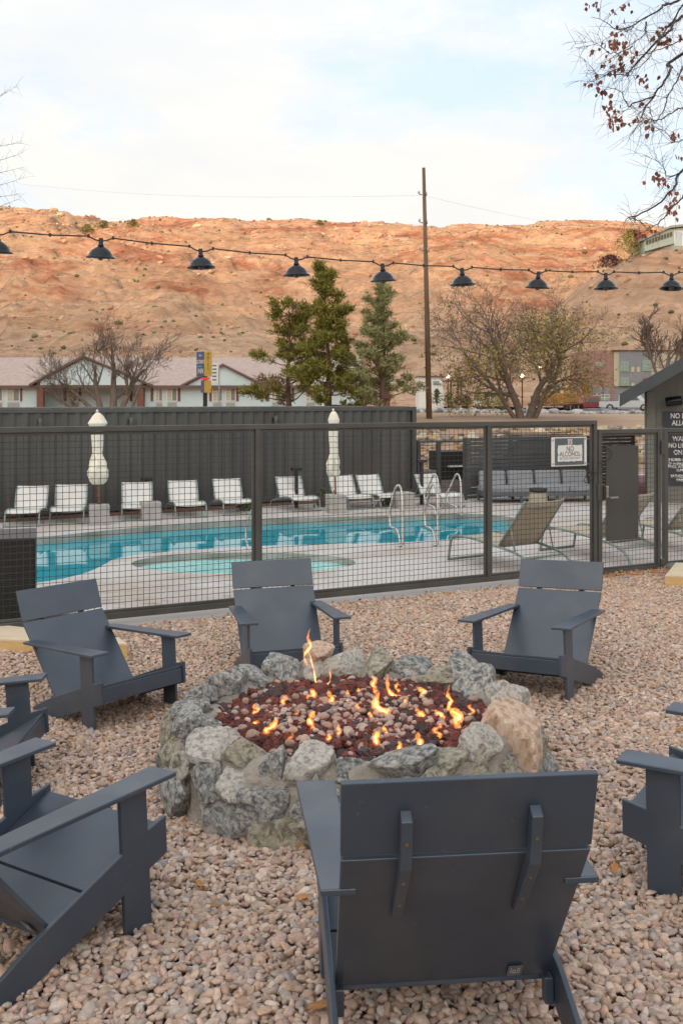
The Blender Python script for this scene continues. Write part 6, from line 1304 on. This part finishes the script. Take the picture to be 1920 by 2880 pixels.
for i,(u,v,w_,h,lb) in enumerate(((375,632,2.6,2.6,'single juniper standing on the skyline left of centre'),(290,638,4,3.5,'olive junipers below the skyline at the left'),(245,648,4,3,'leftmost cluster of junipers on the upper ridge'),(897,625,1.8,1.5,'tiny juniper on the skyline above the tall pine'))):
    bush(lb,u,v+6,470,w_,h,leaf_mat('juniper_%d'%i,[(.12,.12,.04),(.20,.17,.06)]),60+i,300,.8)['group']='junipers on the ridge'
# plants under the loungers
m_pg=leaf_mat('low_plant',[(.05,.08,.03),(.08,.12,.05)])
for i,(u,v,lb) in enumerate(((70,1462,'low green plant under the far left lounger'),(690,1443,'low green plant under the lounger left of the middle post'),(910,1432,'wispy plant beside the right umbrella'),(1092,1428,'dark green plant under the lounger behind the near handrail'),(1450,1400,'low plants under the sofa'))):
    p=onz(u,v,DECK); o=bush(lb,u,v,p.y+.5,.4,.22 if i!=2 else .5,m_pg,70+i,160,.07); o['group']='plants in the strip by the pool'

# ================================================================== FALLEN LEAVES
m_fl=mat('fallen_leaf',(.42,.20,.055),.65,c2=(.26,.10,.03),ns=14,rnd=.25,bump=.2,bs=60)
def fleaf(seed):
    q=random.Random(seed); n=12; b=MB(); vs=[(0,0,.15)]
    for i in range(n):
        t=2*math.pi*i/n; r=(1-.35*abs(math.sin(t/2+1.57))**3)*q.uniform(.85,1.12)*(1.25 if i==0 else 1); vs.append((r*math.cos(t),.72*r*math.sin(t),q.uniform(-.1,.28)))
    b.add(vs,[(0,1+i,1+(i+1)%n) for i in range(n)]); return b.mesh('fallen_leaf',m_fl,False)
FM=[fleaf(s) for s in range(4)]; rg=random.Random(6)
FLP=[(248,2658,.042,'yellow leaf on the gravel below the lower left chair'),(558,2508,.045,'large curled leaf right of the lower left chair'),(672,2350,.030,'leaf on gravel just below the left front of the fire pit'),(488,2492,.024,'small orange leaf right of the lower left chair leg'),(848,2545,.035,'leaf beside the near chair left armrest'),(596,2566,.025,'tiny orange leaf beside the curled leaf below the fire pit'),(640,2566,.02,'small leaf on the gravel below the fire pit, left of the near chair'),(1525,2800,.045,'tan leaf under the right of the nearest chair'),(1340,2776,.030,'orange leaf under the nearest chair'),(1730,2458,.030,'yellow leaf left of the right edge chair'),(1910,2065,.030,'yellow leaf at the right edge above the cropped armrest'),(1232,1810,.028,'orange leaf on gravel behind the fire pit, left of the right chair'),(195,2105,.03,'leaf on gravel behind the lower left chair'),(420,2030,.03,'pale leaf left of the fire pit, near the left chair leg'),(500,1968,.02,'small orange leaf near the right leg of the left chair'),(376,1868,.03,'dark mottled leaf between the left chair and timber board'),(905,2860,.06,'big yellow leaf at the bottom edge beside the nearest chair'),(532,1822,.02,'leaf on gravel left of the chair behind the pit'),(1317,1772,.022,'orange leaf under the left arm of the right chair'),(1840,1740,.022,'red brown leaf on far gravel right of the right chair'),(1365,1822,.022,'yellow leaf between the front legs of the right chair'),(745,1892,.035,'brown leaf under the chair behind the fire pit'),(700,2440,.02,'small leaf under the front of the fire pit'),(1760,2010,.022,'leaf on gravel above the cropped right chair'),(260,2190,.03,'orange leaf between the left chairs'),(1820,2010,.02,'leaf near the right edge above the right cropped chair'),(840,2400,.03,'yellow leaf by the pit, left of the near armrest'),(1565,1765,.02,'leaf glimpsed by the back of the right chair')]
for i,(u,v,s,lb) in enumerate(FLP):
    Z=3.5
    for _ in range(25):
        k=(u-CX)/F; z=float(ground(k*Z,Z)); Z=.5*Z+.5*F*(CZ-z)/(v-YH)
    z=float(ground(k*Z,Z)); o=inst('fallen_leaf',FM[i%4],None,(k*Z,Z,z+.028),(rg.uniform(-.5,.5),rg.uniform(-.5,.5),rg.uniform(0,6.28)),(s,s,s)); tag(o,lb or 'small dry autumn leaf lying on the pink gravel','leaf','fallen leaves on the gravel')
b=MB(); rg=random.Random(8)
for _ in range(900):
    s_=rg.uniform(6.2,9.6) if rg.random()<.75 else rg.uniform(-1,6.2); off=-.12-abs(rg.gauss(0,.13)); p=fpt(s_,off); z=float(ground(p.x,p.y))+rg.uniform(.0,.05); c=Vector((p.x,p.y,z)); a=Vector((rg.gauss(0,1),rg.gauss(0,1),rg.gauss(0,.4))).normalized(); s=a.orthogonal().normalized(); L=rg.uniform(.02,.05)
    b.add([c,c+a*L*.5+s*L*.35,c+a*L,c+a*L*.5-s*L*.35],[(0,1,2,3)])
b.build('leaf_litter',leaf_mat('litter',[(.34,.14,.05),(.45,.22,.08),(.22,.09,.04)]),None,label='drift of dry orange leaves along the foot of the fence and gate',kind='stuff')
